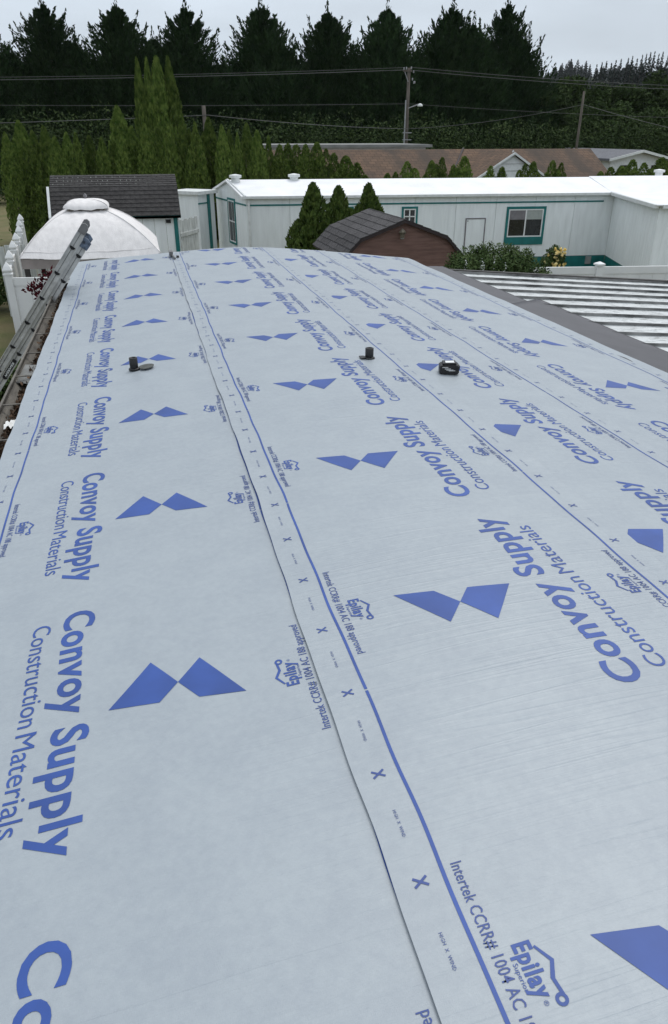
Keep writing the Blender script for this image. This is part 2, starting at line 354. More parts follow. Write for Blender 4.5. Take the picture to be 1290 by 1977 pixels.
q = onz(27, 818, GZ - .01)
crumple('paper_scrap', (GX0 - .055, q.y, GZ - .01), .06, .11, .012, M['paper'], 'crumpled white paper scrap lying in the gutter among leaves', 'paper', 3)
q = onz(56, 716, GZ - .02)
mb = MB(); mb.hexa([(GX0 - .15, q.y - .18, GZ - .05), (GX0 - .004, q.y - .32, GZ - .03), (GX0 - .004, q.y + .12, GZ - .02), (GX0 - .13, q.y + .20, GZ - .03),
                    (GX0 - .15, q.y - .18, GZ - .046), (GX0 - .004, q.y - .32, GZ - .026), (GX0 - .004, q.y + .12, GZ - .016), (GX0 - .13, q.y + .20, GZ - .026)])
setk(mb.build('shingle_scrap', M['deck']), 'flat grey shingle scrap lying across the gutter beside the ladder', 'scrap')

# ------------------------------------------------------------------ printed underlayment
PER, LL = 1.14, 1.035
def text2d(body, L, H, bold=0.0, track=1.0, res=4, cut=.028):
    """flat mesh of lettering: x 0..L along reading, y 0..H cap height; triangles cut fine enough to follow the roof"""
    c = bpy.data.curves.new('lettering', 'FONT'); c.body = body; c.offset = bold; c.resolution_u = res; c.fill_mode = 'FRONT'; c.space_character = track
    o = bpy.data.objects.new('lettering', c); COL.objects.link(o)
    dg = bpy.context.evaluated_depsgraph_get(); me = bpy.data.meshes.new_from_object(o.evaluated_get(dg))
    co = np.zeros(len(me.vertices) * 3); me.vertices.foreach_get('co', co); co = co.reshape(-1, 3)
    bpy.data.objects.remove(o); bpy.data.curves.remove(c)
    x0, x1 = co[:, 0].min(), co[:, 0].max()
    cap = .70
    co[:, 0] = (co[:, 0] - x0) / (x1 - x0) * L; co[:, 1] = co[:, 1] / cap * H; co[:, 2] = 0
    me.vertices.foreach_set('co', co.ravel()); return cutmesh(me, cut)
def cutmesh(me, cut):
    bm = bmesh.new(); bm.from_mesh(me); bmesh.ops.remove_doubles(bm, verts=bm.verts, dist=1e-6)
    if cut:
        for ax in (0, 1):
            lo = min(v.co[ax] for v in bm.verts); hi = max(v.co[ax] for v in bm.verts)
            nrm = Vector((1, 0, 0)) if ax == 0 else Vector((0, 1, 0))
            k = lo + cut
            while k < hi:
                bmesh.ops.bisect_plane(bm, geom=bm.verts[:] + bm.edges[:] + bm.faces[:], dist=1e-6, plane_co=nrm * k, plane_no=nrm); k += cut
    bmesh.ops.triangulate(bm, faces=bm.faces)
    V = np.array([v.co[:] for v in bm.verts]); bm.verts.index_update(); F = np.array([[v.index for v in f.verts] for f in bm.faces]); bm.free(); bpy.data.meshes.remove(me); return V, F
def polys2d(polys, cut=.028):
    me = bpy.data.meshes.new('shape'); v = []; f = []
    for p in polys: b = len(v); v += [(a, c, 0) for a, c in p]; f.append(list(range(b, b + len(p))))
    me.from_pydata(v, [], f); me.update(); return cutmesh(me, cut)
def join2d(*parts):
    V = []; F = []; b = 0
    for v, f in parts: V.append(v); F.append(f + b); b += len(v)
    return np.concatenate(V), np.concatenate(F)
def shift(t, dx, dy): v, f = t; return v + np.array([dx, dy, 0]), f
def strokes(pts, wd):
    out = []
    for (a, b) in zip(pts[:-1], pts[1:]):
        a = np.array(a); b = np.array(b); d = (b - a) / np.linalg.norm(b - a); q = np.array([-d[1], d[0]]) * wd / 2
        out.append([tuple(a - q), tuple(b - q), tuple(b + q), tuple(a + q)])
    return out
# templates in (reading x, up y); pattern coordinates: a = distance from the left guide line, dv = along roll from the emblem's waist
T_conv = text2d('Convoy Supply', .95, .094, .025, 1.07)
T_cons = text2d('Construction', .462, .056, .0, 1.0); T_mat = text2d('Materials', .333, .056, .0, 1.0)
T_int = text2d('Intertek CCRR# 1004 AC 188 approved', .447, .024, .007, 1.03, 2, .05)
ep = text2d('Epilay', .098, .034, .034, 1.12, 3, .04); su = shift(text2d('Superior', .05, .0095, .0, 1.0, 2, 0), .032, -.0135)
ring = [(math.cos(t), math.sin(t)) for t in np.linspace(0, 2 * math.pi, 15)[:-1]]
cx, cy, ro, ri = .108, .041, .0115, .0052
ringp = [[(cx + ro * ring[i][0], cy + ro * ring[i][1]), (cx + ro * ring[(i + 1) % 14][0], cy + ro * ring[(i + 1) % 14][1]), (cx + ri * ring[(i + 1) % 14][0], cy + ri * ring[(i + 1) % 14][1]), (cx + ri * ring[i][0], cy + ri * ring[i][1])] for i in range(14)]
rf = polys2d([[(.012, .040), (.044, .061), (.044, .053), (.014, .0355)], [(.044, .061), (.074, .047), (.071, .0395), (.044, .053)], [(.074, .047), (.101, .0505), (.099, .0435), (.071, .0395)]] + ringp, 0)
regm = shift(text2d('\u00ae', .009, .009, 0, 1, 2, 0), .102, .008)
T_epi = join2d(ep, su, rf, regm)
T_x = polys2d(strokes([(0, 0), (.020, .029)], .0055) + strokes([(0, .029), (.020, 0)], .0055), 0)
T_hw = text2d('HIGH  X  WIND', .072, .0075, .0, 1.05, 1, 0)
T_emb = polys2d([[(.452, -.05), (.570, .113), (.643, 0), (.590, -.067)], [(.643, 0), (.711, .086), (.826, -.101), (.698, -.081)]])   # already (a, dv)
T_emb = (T_emb[0][:, [0, 1, 2]], T_emb[1])
SHEETS = [  # orient, left edge u, right edge u, guide line u (A: left, B: right), emblem phase, height, v at far end (left, right), label
    ('A', -.835, .445, -.685, 1.655, .004, 10.22, 9.93, 'blue-grey printed underlayment sheet along the gutter edge beside the ladder'),
    ('B', .346, 1.612, 1.487, 1.722, .012, 9.86, 9.80, 'blue-grey printed underlayment sheet over the ridge, between the two black vent pipes'),
    ('B', 1.10, 2.345, 2.235, 1.968, .008, 9.84, 9.84, 'blue-grey printed underlayment sheet carrying the black tool battery'),
    ('A', 2.185, 3.50, 2.290, 3.915, .004, 9.86, 9.76, 'blue-grey printed underlayment sheet along the right edge beside the dark grey flashing'),
]
def sway(k, v): return .0022 * np.sin(1.9 * v + 1.7 * k) + .0016 * np.sin(5.1 * v + k) + (.0024 if k == 2 else .0014) * np.sin(11.3 * v + 2 * k + 1.5 * np.sin(.9 * v)) + .0011 * np.sin(19 * v + k)
def lift(k, u, v, u0, u1):
    """loose edges: lap edges ride up a few millimetres here and there"""
    e = np.zeros_like(u)
    nz = np.clip(.45 + .6 * np.sin(1.55 * v + 2.1 * k + .9) + .35 * np.sin(4.7 * v + k), 0, 1.3)
    for ed, amp in ((u0, .0045), (u1, .003)):
        if (k == 0 and ed == u0) or (k == 3 and ed == u1): continue
        if k == 0 and ed == u1 or k == 2 and ed == u0 or k == 3 and ed == u0: continue      # covered edges lie flat
        e = e + amp * nz * np.exp(-np.abs(u - ed) / .022)
    return e
def sheet_point(k, u, v, eps=0.0):
    o, u0, u1, ul, ph, h, vf0, vf1, lb = SHEETS[k]
    uu = u + sway(k, v); return SURF(uu, v, h + eps + lift(k, np.asarray(u, float), v, u0, u1))
def print_obj(k, parent, name, T, n, place, m, eps=.0011):
    """place: function (x, y) -> (a, dv)"""
    o, u0, u1, ul, ph, h, vf0, vf1, lb = SHEETS[k]; a, dv = place(T[0][:, 0], T[0][:, 1])
    sg = 1 if o == 'A' else -1
    u = ul + sg * a; v = ph + n * PER + sg * dv
    if v.max() < .35 or v.min() > min(vf0, vf1) - .02: return None
    if v.max() > min(vf0, vf1) - .02: v = np.minimum(v, min(vf0, vf1) - .015)
    if u.min() < u0 - .0 or u.max() > u1: u = np.clip(u, u0 + .004, u1 - .004)
    F = T[1] if True else T[1]
    Vv = sheet_point(k, u, v, eps)
    # keep triangles facing up
    A, B, C = Vv[F[0, 0]], Vv[F[0, 1]], Vv[F[0, 2]]
    if np.cross(B - A, C - A)[2] < 0: F = F[:, ::-1]
    return link(name, mesh_np(name, Vv, F), m, parent)
L2R = lambda a0, dv0: (lambda x, y: (a0 + y, dv0 - x))        # reads toward the near end, letter tops to larger a
R2L = lambda a0, dv0: (lambda x, y: (a0 - y, dv0 + x))        # reads away, tops to smaller a
IDN = lambda x, y: (x, y)
for k, (o, u0, u1, ul, ph, h, vf0, vf1, lb) in enumerate(SHEETS):
    nu = int((u1 - u0) / .026) + 1; nv = 400
    tu = np.linspace(0, 1, nu); tv = np.linspace(0, 1, nv)
    TU, TV = np.meshgrid(tu, tv, indexing='ij')
    rag = lambda v, s: .0018 * np.sin(2.3 * v + s) + .0012 * np.sin(6.1 * v + 2 * s)
    vv = -.9 + (vf0 + (vf1 - vf0) * TU + .9) * TV
    e0 = u0 + rag(vv, k) * (1.8 if k == 0 else 1) - (.030 * np.clip((vv - 3) / 7, 0, 1) - .02 if k == 0 else 0); e1 = u1 + rag(vv, k + 3) * (3 if k == 3 else 1)
    uu = e0 + (e1 - e0) * TU
    ends = TV > .999
    Vt = sheet_point(k, uu.ravel(), vv.ravel())
    # eave edges droop past the deck
    F = gridfaces(nu, nv)
    # rim: a thin turned edge all round
    idx = np.arange(nu * nv).reshape(nu, nv); loop = np.concatenate([idx[:, 0], idx[-1, 1:], idx[-2::-1, -1], idx[0, -2:0:-1]])
    Vr = Vt[loop].copy(); Vr[:, 2] -= .0022; b = len(Vt); m_ = len(loop); q_ = np.arange(m_)
    Fr = np.stack([b + m_ + q_, b + q_, b + (q_ + 1) % m_, b + m_ + (q_ + 1) % m_], -1)
    me = mesh_np('underlayment_sheet', np.concatenate([Vt, Vr, Vt[loop]]), np.concatenate([F, Fr[:, ::-1]]))
    uvl = me.uv_layers.new(name='metres'); vi = np.zeros(len(me.loops), np.int32); me.loops.foreach_get('vertex_index', vi)
    lu, lv = uu.ravel()[loop], vv.ravel()[loop]; UV = np.stack([np.concatenate([uu.ravel(), lu, lu]) + 5.37 * k + 2.2, np.concatenate([vv.ravel(), lv, lv]) + 2.13 * k + 1.1], -1)[vi]
    uvl.data.foreach_set('uv', UV.ravel().astype(np.float32))
    so = link('underlayment_sheet', me, M['membrane'], None, True); setk(so, lb, 'underlayment', 'roofing underlayment sheets')
    ORG[so.name] = Vector((0, 0, 0))
    vis0, vis1 = u0, u1                                        # part not covered by the lap above
    if k == 0: vis1 = .353
    if k == 2: vis0 = 1.60
    if k == 3: vis0 = 2.34
    def seen(a0, a1):
        ua, ub = sorted((ul + (1 if o == 'A' else -1) * a0, ul + (1 if o == 'A' else -1) * a1)); return ub > vis0 + .004 and ua < vis1 - .004
    n0 = -4; n1 = 9
    for n in range(n0, n1):
        if seen(.452, .826): print_obj(k, so, 'printed_emblem', T_emb, n, IDN, M['print'])
        if seen(.308, .405): print_obj(k, so, 'printed_lettering', T_conv, n, L2R(.308, .465), M['print'])
        if seen(.21, .27): print_obj(k, so, 'printed_tagline', T_cons, n, L2R(.210, .425), M['print']); print_obj(k, so, 'printed_tagline', T_mat, n, L2R(.210, .425 - .487), M['print'])
        if seen(.017, .04):
            print_obj(k, so, 'printed_approval', T_int, n, L2R(.020, .275), M['print_fine']); print_obj(k, so, 'printed_house_logo', T_epi, n, L2R(.064, .088), M['print'])
        if seen(LL - .04, LL - .017):
            print_obj(k, so, 'printed_approval', T_int, n, R2L(LL - .020, -.310), M['print_fine']); print_obj(k, so, 'printed_house_logo', T_epi, n, R2L(LL - .064, -.125), M['print'])
        for side in (0, 1):
            ac = -.05 if side == 0 else LL + .05
            if not seen(ac - .01, ac + .01): continue
            for j in range(4):
                dv0 = (.06 if side == 0 else -.30) + j * PER / 4; f = L2R if side == 0 else R2L
                print_obj(k, so, 'fastening_mark', T_x, n, f(ac - .0145 if side == 0 else ac + .0145, dv0), M['print_fine'])
                print_obj(k, so, 'fastening_text', T_hw, n, f(ac - .004 if side == 0 else ac + .004, dv0 + PER / 8 + (.026 if side == 0 else -.026)), M['print_fine'])
    for side in (0, 1):
        ac = 0 if side == 0 else LL
        if not seen(ac - .006, ac + .006): continue
        v0 = .3
        while v0 < min(vf0, vf1) - .05:                        # the guide line is printed in lengths with hairline gaps
            v1 = min(v0 + PER - .006, min(vf0, vf1) - .02); vl = np.linspace(v0, v1, 48); c = ul + (ac if o == 'A' else -ac); hw = .0042
            ul_ = np.concatenate([np.full(48, c - hw), np.full(48, c + hw)]); Vv = sheet_point(k, ul_, np.concatenate([vl, vl]), .0010)
            i = np.arange(47); link('printed_guide_line', mesh_np('printed_guide_line', Vv, np.stack([i, i + 48, i + 49, i + 1], -1)), M['print'], so); v0 = v1 + .006
# ------------------------------------------------------------------ things on the roof
def roofpt(px, py, h=0.0):
    r = ray(px, py); t = 1.3 / -r[2]
    for _ in range(60): t = .5 * t + .5 * (1.297 + float(drop((r * t)[0])) - h) / -r[2]
    p_ = r * t; return Vector((p_[0], p_[1], p_[2] + CZ))
def vent(px, py, label, rr, hh, patch, flap):
    p = roofpt(px, py); e = empty('vent_pipe', p, label, 'vent pipe', 'black plumbing vent stubs on the roof')
    mb = MB(); prof = [(rr, -.02), (rr, hh), (rr - .007, hh + .002), (rr - .008, hh - .06), (.002, hh - .061)]; mb.lathe(p, prof, 20); mb.build('pipe', M['black'], e, True)
    MB().lathe(p, [(rr + .010, .008), (rr + .008, .018), (rr + .002, .022)], 20).build('collar', M['black'], e, True)
    mb = MB(); n = 22; pts = []
    for i in range(n):
        t = 2 * math.pi * i / n; x = p.x + patch[0] + math.cos(t) * patch[2] * (1 + .06 * math.sin(3 * t)); y = p.y + patch[1] + math.sin(t) * patch[3]
        pts.append((x, y, float(ZAP - drop(x)) + .0165))
    mb.prism(pts, (0, 0, .0025)).build('cut_opening', M['grey_patch'], e)
    if flap:
        mb = MB(); mb.box((p.x - .062, p.y - .028, p.z + .018), (p.x - .030, p.y + .03, p.z + .024)); mb.build('cut_flap', M['black'], e)
vent(260, 716, 'black vent pipe stub with grey cut opening to its right, near the gutter', .027, .088, (.078, .0, .050, .055), False)
vent(713, 695, 'black vent pipe stub standing near the ridge, left of the tool battery', .027, .078, (-.004, .0, .038, .038), True)
def battery():
    p = roofpt(866, 723); e = empty('tool_battery', p, 'chunky black power tool battery with white label lying on the underlayment', 'battery')
    rot = Matrix.Translation(p) @ Matrix.Rotation(rad(-16), 4, 'Z') @ Matrix.Rotation(rad(-1), 4, 'Y')
    def ob(name, mb, m, bev, par=e):
        me = mb.mesh(name); me.transform(rot)
        if bev:
            bm = bmesh.new(); bm.from_mesh(me); bmesh.ops.bevel(bm, geom=list(bm.edges), offset=bev, segments=3, affect='EDGES', clamp_overlap=True); bm.to_mesh(me); bm.free()
        return link(name, me, m, par, False)
    z0 = .012
    oct_ = [(-.06, -.042), (-.05, -.05), (.048, -.05), (.06, -.040), (.06, .040), (.048, .05), (-.05, .05), (-.06, .042)]
    b = ob('body', MB().prism([(x, y, z0) for x, y in oct_], (0, 0, .056)), M['black'], .007)
    ob('terminal_block', MB().box((-.042, -.033, z0 + .054), (.042, .040, z0 + .068)), M['black'], .003)
    ob('label_sticker', MB().box((-.024, -.022, z0 + .069), (.030, .022, z0 + .0697)), M['label_white'], 0)
    for i, (x0, x1, zc) in enumerate(((-.046, -.010, .047), (-.030, .006, .038), (-.006, .034, .026), (-.020, .022, .031))):
        ob('maker_stripe', MB().box((x0, -.0512, z0 + zc - .0025), (x1, -.0505, z0 + zc + .0025)), M['alum'], 0)
    ob('release_button', MB().box((.059, -.018, z0 + .022), (.066, .018, z0 + .046)), M['black'], .002)
battery()
p = roofpt(331, 497); e = empty('seam_tool', p, 'small dark grey hand tool lying on the seam at the far roof edge', 'hand tool')
MB().box((p.x - .022, p.y - .05, p.z + .018), (p.x + .022, p.y + .10, p.z + .075)).build('head', M['alum_dark'], e, bevel=.006)
MB().tube((p.x + .03, p.y - .3, p.z + .03), (p.x + .01, p.y - .02, p.z + .035), .011).build('handle', M['alum_dark'], e, True)
MB().box((p.x + .055, p.y - .19, p.z + .016), (p.x + .085, p.y - .12, p.z + .04)).build('knob', M['black'], e, bevel=.004)

# ------------------------------------------------------------------ grey flashing and the patio roof on the right
def CPZ(x): return 2.37 - .085 * (x - 3.7)
def strip(name, x0, x1, y0, y1, dz, label):
    nx, ny = 14, 60; gx, gy = np.meshgrid(np.linspace(0, 1, nx), np.linspace(0, 1, ny), indexing='ij')
    X = x0(gy * (y1 - y0) + y0) + (x1(gy * (y1 - y0) + y0) - x0(gy * (y1 - y0) + y0)) * gx; Y = y0 + gy * (y1 - y0) + 1.1 * (X - 4.0) * np.clip(gy * 3 - 2, 0, 1)
    Z = np.where(X < 3.46, ZAP - drop(np.minimum(X, 3.46)) - .004, ZAP - float(drop(3.46)) - .004 - (X - 3.46) * .20)
    Z = np.maximum(Z, CPZ(X) + .012) + dz + .0015 * np.sin(6 * Y + 9 * X)
    Vt = np.stack([X, Y, Z], -1).reshape(-1, 3); Vb = Vt - [0, 0, .003]; idx = np.arange(nx * ny).reshape(nx, ny); loop = np.concatenate([idx[:, 0], idx[-1, 1:], idx[-2::-1, -1], idx[0, -2:0:-1]])
    Vr = Vt[loop] - [0, 0, .004]; b = len(Vt); m_ = len(loop); Fr = np.stack([loop, b + np.arange(m_), b + (np.arange(m_) + 1) % m_, np.roll(loop, -1)], -1)
    o = link(name, mesh_np(name, np.concatenate([Vt, Vr]), np.concatenate([gridfaces(nx, ny), Fr[:, ::-1]])), M['rubber'], None, True)
    setk(o, label, 'flashing', 'dark grey flashing strips at the roof edge')
strip('flashing_strip', lambda y: 3.36 + 0 * y, lambda y: 4.0 - .02 * (y - 7), 6.4, 9.70, .0, 'narrow dark grey flashing strip at the far part of the right roof edge')
strip('flashing_strip', lambda y: 3.40 + 0 * y, lambda y: 4.20 + .010 * np.sin(2 * y) + .014 * y, -2.4, 7.28, .006, 'wide dark grey flashing strip at the near part of the right roof edge')
pr_ = empty('patio_roof', (6, 5, 0), 'dirty white ribbed metal patio roof sloping away from the right roof edge', 'patio roof')
PW = .43; y = 9.40
i = 0
while y > -1.0:
    x0, x1 = 3.50, 9.6
    pts = [(0, 0), (0, .030), (.018, .034), (.030, .004), (PW - .004, 0), (PW - .004, -.004), (.026, -.004), (0, -.004)]
    me = MB().prism([(x0, y - a, CPZ(x0) + b) for a, b in pts], (x1 - x0, 0, CPZ(x1) - CPZ(x0))).mesh('roof_panel'); link('roof_panel', me, M['carport'], pr_)
    MB().prism([(x0, y - .0185, CPZ(x0) + .038), (x0, y - .022, CPZ(x0) + .038), (x0, y - .034, CPZ(x0) + .014), (x0, y - .033, CPZ(x0) + .013)], (x1 - x0, 0, CPZ(x1) - CPZ(x0))).build('rib_shade_strip', M['rib_shade'], pr_)  # dark strip on the rib's near face: its shadow gap put in as colour
    y -= PW; i += 1
MB().prism([(3.46, 9.41, CPZ(3.46) - .11), (3.46, 9.50, CPZ(3.46) - .11), (3.46, 9.50, CPZ(3.46) + .045), (3.46, 9.41, CPZ(3.46) + .045)], (6.2, 0, CPZ(9.66) - CPZ(3.46))).build('edge_trim', M['dark_trim'], pr_)
for x in (5.2, 7.6, 9.4):
    MB().box((x, 8.9, 0), (x + .09, 8.99, CPZ(x) - .01)).build('post', M['vinyl'], pr_)

# ------------------------------------------------------------------ ladder leaning on the gutter
LY = 8.35
pa = at(166, 452, LY); pb = at(26.5, 683, LY); ld = (pb - pa); ld.y = 0; ld.normalize(); lt = pa - ld * .06
lp = Vector((-ld.z, 0, ld.x)); lp = lp if lp.x > 0 else -lp          # across the ladder in its side view
Ltot = (lt.z) / -ld.z
lad = empty('extension_ladder', lt + ld * Ltot, 'aluminium extension ladder leaning on the gutter, its top above the roof edge', 'ladder')
def lpt(t, a, y): return lt + ld * t + lp * a + Vector((0, y, 0))
def rail(t0, t1, a0, a1, y, th, name, parent, m):
    mb = MB(); mb.hexa([lpt(t0, a0, y), lpt(t1, a0, y), lpt(t1, a1, y), lpt(t0, a1, y), lpt(t0, a0, y + th), lpt(t1, a0, y + th), lpt(t1, a1, y + th), lpt(t0, a1, y + th)])
    return mb.build(name, m, parent)
for y in (-.20, .20):
    s = -1 if y < 0 else 1
    for (t0, t1, a) in ((.0, Ltot - .9, -.083), (.10, Ltot, -.004)):
        r_ = rail(t0, t1, a, a + .078, y, .004, 'side_rail', lad, M['alum'])
        for fa in (a, a + .073):                                      # the channel's flanges
            rail(t0, t1, fa, fa + .005, y - .014, .032, 'rail_flange', r_, M['alum'])
        rail(t0, t1, a + .034, a + .040, y - .006, .004, 'rail_rib', r_, M['alum_dark'])
def dshape(t, a, y, r, n=10):
    c = lpt(t, a, y); return [c + lp * (r * math.cos(q)) + ld * (r * .85 * math.sin(q)) for q in np.linspace(0, math.pi, n)] + [c - lp * r - ld * (r * .25), c + lp * r - ld * (r * .25)]
k = 0
t = .22
while t < Ltot - .2:
    for a, tt in ((-.045, t), (.042, t + .035)):
        MB().prism([lpt(tt, a - .015, -.2), lpt(tt, a + .015, -.2), lpt(tt + .022, a + .012, -.2), lpt(tt + .03, a, -.2), lpt(tt + .022, a - .012, -.2)], (0, .40, 0)).build('rung', M['alum'], lad)
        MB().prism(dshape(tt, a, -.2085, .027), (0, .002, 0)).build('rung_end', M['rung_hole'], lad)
    t += .305
for y in (-.20, .20):
    MB().prism([lpt(-.03, -.083, y - .02), lpt(.055, -.083, y - .02), lpt(.055, -.004, y - .02), lpt(-.01, -.004, y - .02), lpt(-.045, -.03, y - .02), lpt(-.05, -.06, y - .02)], (0, .05, 0)).build('end_cap', M['alum_dark'], lad)
    MB().prism([lpt(.07, .0, y - .02), lpt(.17, .0, y - .02), lpt(.17, .082, y - .02), lpt(.09, .086, y - .02), lpt(.065, .04, y - .02)], (0, .045, 0)).build('fly_bracket', M['blue_plastic'], lad)
# maker's sticker on the rail
tx = text2d('WERNER', .19, .022, .03, 1.1, 2, 0); q = (onz(45, 735, 0)); tc_ = None
best = min(((lpt(t_, .045, -.2) - Vector((0, 0, CZ))), t_) for t_ in np.arange(.2, 2.6, .01)) if False else None
def rail_t_for_py(py):
    b_ = None
    for t_ in np.arange(0, 3, .005):
        c = lpt(t_, .04, -.2) - Vector((0, 0, CZ)); v_ = np.array(c); cc = v_[0] * _R + v_[1] * _D - v_[2] * _G; yy = 988.5 + FPX * cc[1] / cc[2]
        if b_ is None or abs(yy - py) < b_[0]: b_ = (abs(yy - py), t_)
    return b_[1]
ts = rail_t_for_py(712)
st = rail(ts - .12, ts + .12, .018, .060, -.2065, .0015, 'rail_sticker', lad, M['rung_hole'])
Vt = np.array([lpt(ts + .10 - x, .029 + y_, -.2075) for x, y_, _ in tx[0]]); link('sticker_lettering', mesh_np('sticker_lettering', Vt, tx[1]), M['label_white'], st)

# ================================================================== ground and hills
me = mesh_np('ground', [(-900, -60, 0), (900, -60, 0), (900, 1500, 0), (-900, 1500, 0)], [(0, 1, 2, 3)]); setk(link('ground', me, M['ground']), kind='structure')
def hill(name, y0, y1, x0, x1, hfun, nx=90, ny=30):
    gx, gy = np.meshgrid(np.linspace(x0, x1, nx), np.linspace(0, 1, ny), indexing='ij'); Y = y0 + gy * (y1 - y0)
    Z = hfun(gx) * np.sin(np.clip(gy * 1.25, 0, 1) * math.pi / 2) ** 1.2 - 1.0 + 1.2 * np.sin(gx * .11 + 3 * gy) * gy
    return setk(link(name, mesh_np(name, np.stack([gx, Y, Z], -1).reshape(-1, 3), gridfaces(nx, ny)), M['hillforest'], None, True), kind='structure')
hn = lambda x: 11 + 20 * np.clip((x - 170) / 120, 0, 1.4) + 2.2 * np.sin(x * .045)      # nearer wooded slope
hf = lambda x: 52 + 4 * np.sin(x * .010 + 1) + 2.5 * np.sin(x * .05)                    # farther ridge
hill('hills', 170, 420, -500, 620, hn); hill('hills', 480, 760, -600, 900, hf)
# ------------------------------------------------------------------ foliage builders (numpy, shared meshes)
def cypress_mesh(seed, H, Rm, nb=900, per=30, split=1):
    """several upswept leaders, each a cone of feathery branches whose tips stand out against the sky"""
    r = np.random.default_rng(seed); PT = []; AX = []; SZ = []
    tops = [(0, 0, H, 1.0)] + [(math.cos(q) * .42 * Rm, math.sin(q) * .34 * Rm, H * r.uniform(.76, .95), .78) for q in r.uniform(0, 6.28, split)]
    tot = sum(t[3] for t in tops)
    for (tx, ty, th, kw) in tops:
        for i in range(int(nb * kw / tot)):
            f = r.random() ** .8; z = th * (.02 + .975 * f); rel = z / th
            R_ = Rm * kw * min(1.0, 1.78 * (1 - rel) ** .92) * (.8 + .2 * min(1, rel / .15)) * r.uniform(.80, 1.13) + .08
            a = r.uniform(0, 2 * math.pi); up = .35 + .75 * rel; t = np.sort(r.random(per)) ** .6
            sp_ = (.06 + .11 * R_) * (.22 + .78 * (1 - t))
            d = np.array([math.cos(a), math.sin(a), up]); base = np.array([tx * (1 - .3 * rel), ty, z - R_ * up * .75])
            p = base + d * (t * R_)[:, None] + np.array([0, 0, .18]) * (t ** 2 * R_)[:, None] + r.normal(size=(per, 3)) * sp_[:, None]
            PT.append(p); AX.append(np.tile(d * [.75, .75, .8] + [0, 0, .35], (per, 1))); SZ.append(r.uniform(.22, .50, per) * (1.15 - .35 * t))
        for i in range(46):                                            # plumes: narrow upright tips breaking the outline, the first is the leader itself
            rel = 1.0 if i == 0 else r.uniform(.30, .97); a = r.uniform(0, 6.283); R_ = 0 if i == 0 else Rm * kw * min(1.0, 1.78 * (1 - rel) ** .92) * r.uniform(.82, 1.0); L = r.uniform(1.5, 2.6); m = 60
            t = r.random(m); d = np.array([math.cos(a) * (0 if i == 0 else .42), math.sin(a) * (0 if i == 0 else .42), 1.0]); wd = .42 * (1 - t) + .03
            p = np.array([tx + R_ * math.cos(a), ty + R_ * math.sin(a), th * rel - L * (.55 if i == 0 else .7)]) + d * (t * L)[:, None] + r.normal(size=(m, 3)) * [.6, .6, .3] * wd[:, None]
            PT.append(p); AX.append(np.tile(d, (m, 1)) + r.normal(size=(m, 3)) * .35); SZ.append(r.uniform(.20, .42, m))
    P = np.concatenate(PT); A = np.concatenate(AX); A /= np.linalg.norm(A, axis=1)[:, None]; S = np.concatenate(SZ)
    P[:, 2] = np.maximum(P[:, 2], .2); V, F = leafcloud(P, S, A, .32, .35, r, np.array([0, 0, .8]) + A * [1, 1, 0]); return mesh_np('crown', V, F)
def arb_mesh(seed, H, Rm, n=7000, tops=1, lump=.18, size=.11, pw=.68):
    """a bundle of upright plumes with clefts between them; sprays stand on edge, facing out"""
    r = np.random.default_rng(seed); P = []; A = []; NN = []
    cols = [(0, 0, 1.0, 1.0)] + [(math.cos(q) * .62, math.sin(q) * .62, r.uniform(.62, .93), r.uniform(.55, .72)) for q in (np.arange(tops) * 6.283 / max(1, tops) + r.uniform(0, 6))]
    if tops: cols[0] = (0, 0, 1.0, .66)
    tot = sum(c[2] * c[3] for c in cols)
    for (ox, oy, hk, wk) in cols:
        m = int(n * hk * wk / tot); h = H * hk; z = r.random(m) ** .92 * h; rel = z / h
        prof = np.minimum(1, 1.9 * (1 - rel) ** pw) * (.82 + .18 * np.minimum(1, rel / .12)); a = r.uniform(0, 2 * math.pi, m)
        lp_ = 1 + lump * (np.sin(2 * a + 3.1 * z + seed) * np.sin(3.3 * z + a) + .7 * np.sin(5 * a - 4 * z + ox * 9)) + .11 * np.sin(13 * z + 4 * a + 2 * np.sin(3 * a)) * np.sin(7 * a + 5 * z)
        rr = Rm * wk * prof * lp_ * (1.04 - .34 * r.random(m) ** 1.8)
        P.append(np.stack([ox * Rm + rr * np.cos(a), oy * Rm + rr * np.sin(a), z], -1)); o_ = np.stack([np.cos(a), np.sin(a), .0 * a], -1)
        A.append(o_ * .4 + [0, 0, 1.0]); NN.append(o_ * .7 + [0, 0, .5])
    P = np.concatenate(P); V, F = leafcloud(P, size * r.uniform(.6, 1.5, len(P)), np.concatenate(A), .5, .4, r, np.concatenate(NN)); return mesh_np('crown', V, F)
def blob_mesh(seed, blobs, n, size, asp=.6, shell=.35):
    """leaves gathered on uneven clumps: blobs = (x, y, z, rx, ry, rz)"""
    r = np.random.default_rng(seed); B = np.array(blobs); vol = B[:, 3] * B[:, 4] + B[:, 5] * B[:, 3]; pick = r.choice(len(B), n, p=vol / vol.sum()); b = B[pick]
    d = r.normal(size=(n, 3)); d /= np.linalg.norm(d, axis=1)[:, None]
    lp_ = 1 + .16 * np.sin(5 * d[:, 0] + pick) * np.sin(6 * d[:, 1] + 2 * pick) + .10 * np.sin(11 * d[:, 2] + pick)
    rad_ = (1 - shell * r.random(n) ** 1.5) * lp_
    P = b[:, :3] + d * b[:, 3:] * rad_[:, None]; V, F = leafcloud(P, size * r.uniform(.5, 1.5, n), np.array([0, 0, -.3]), asp, .9, r, d + [0, 0, .5]); return mesh_np('crown', V, F)
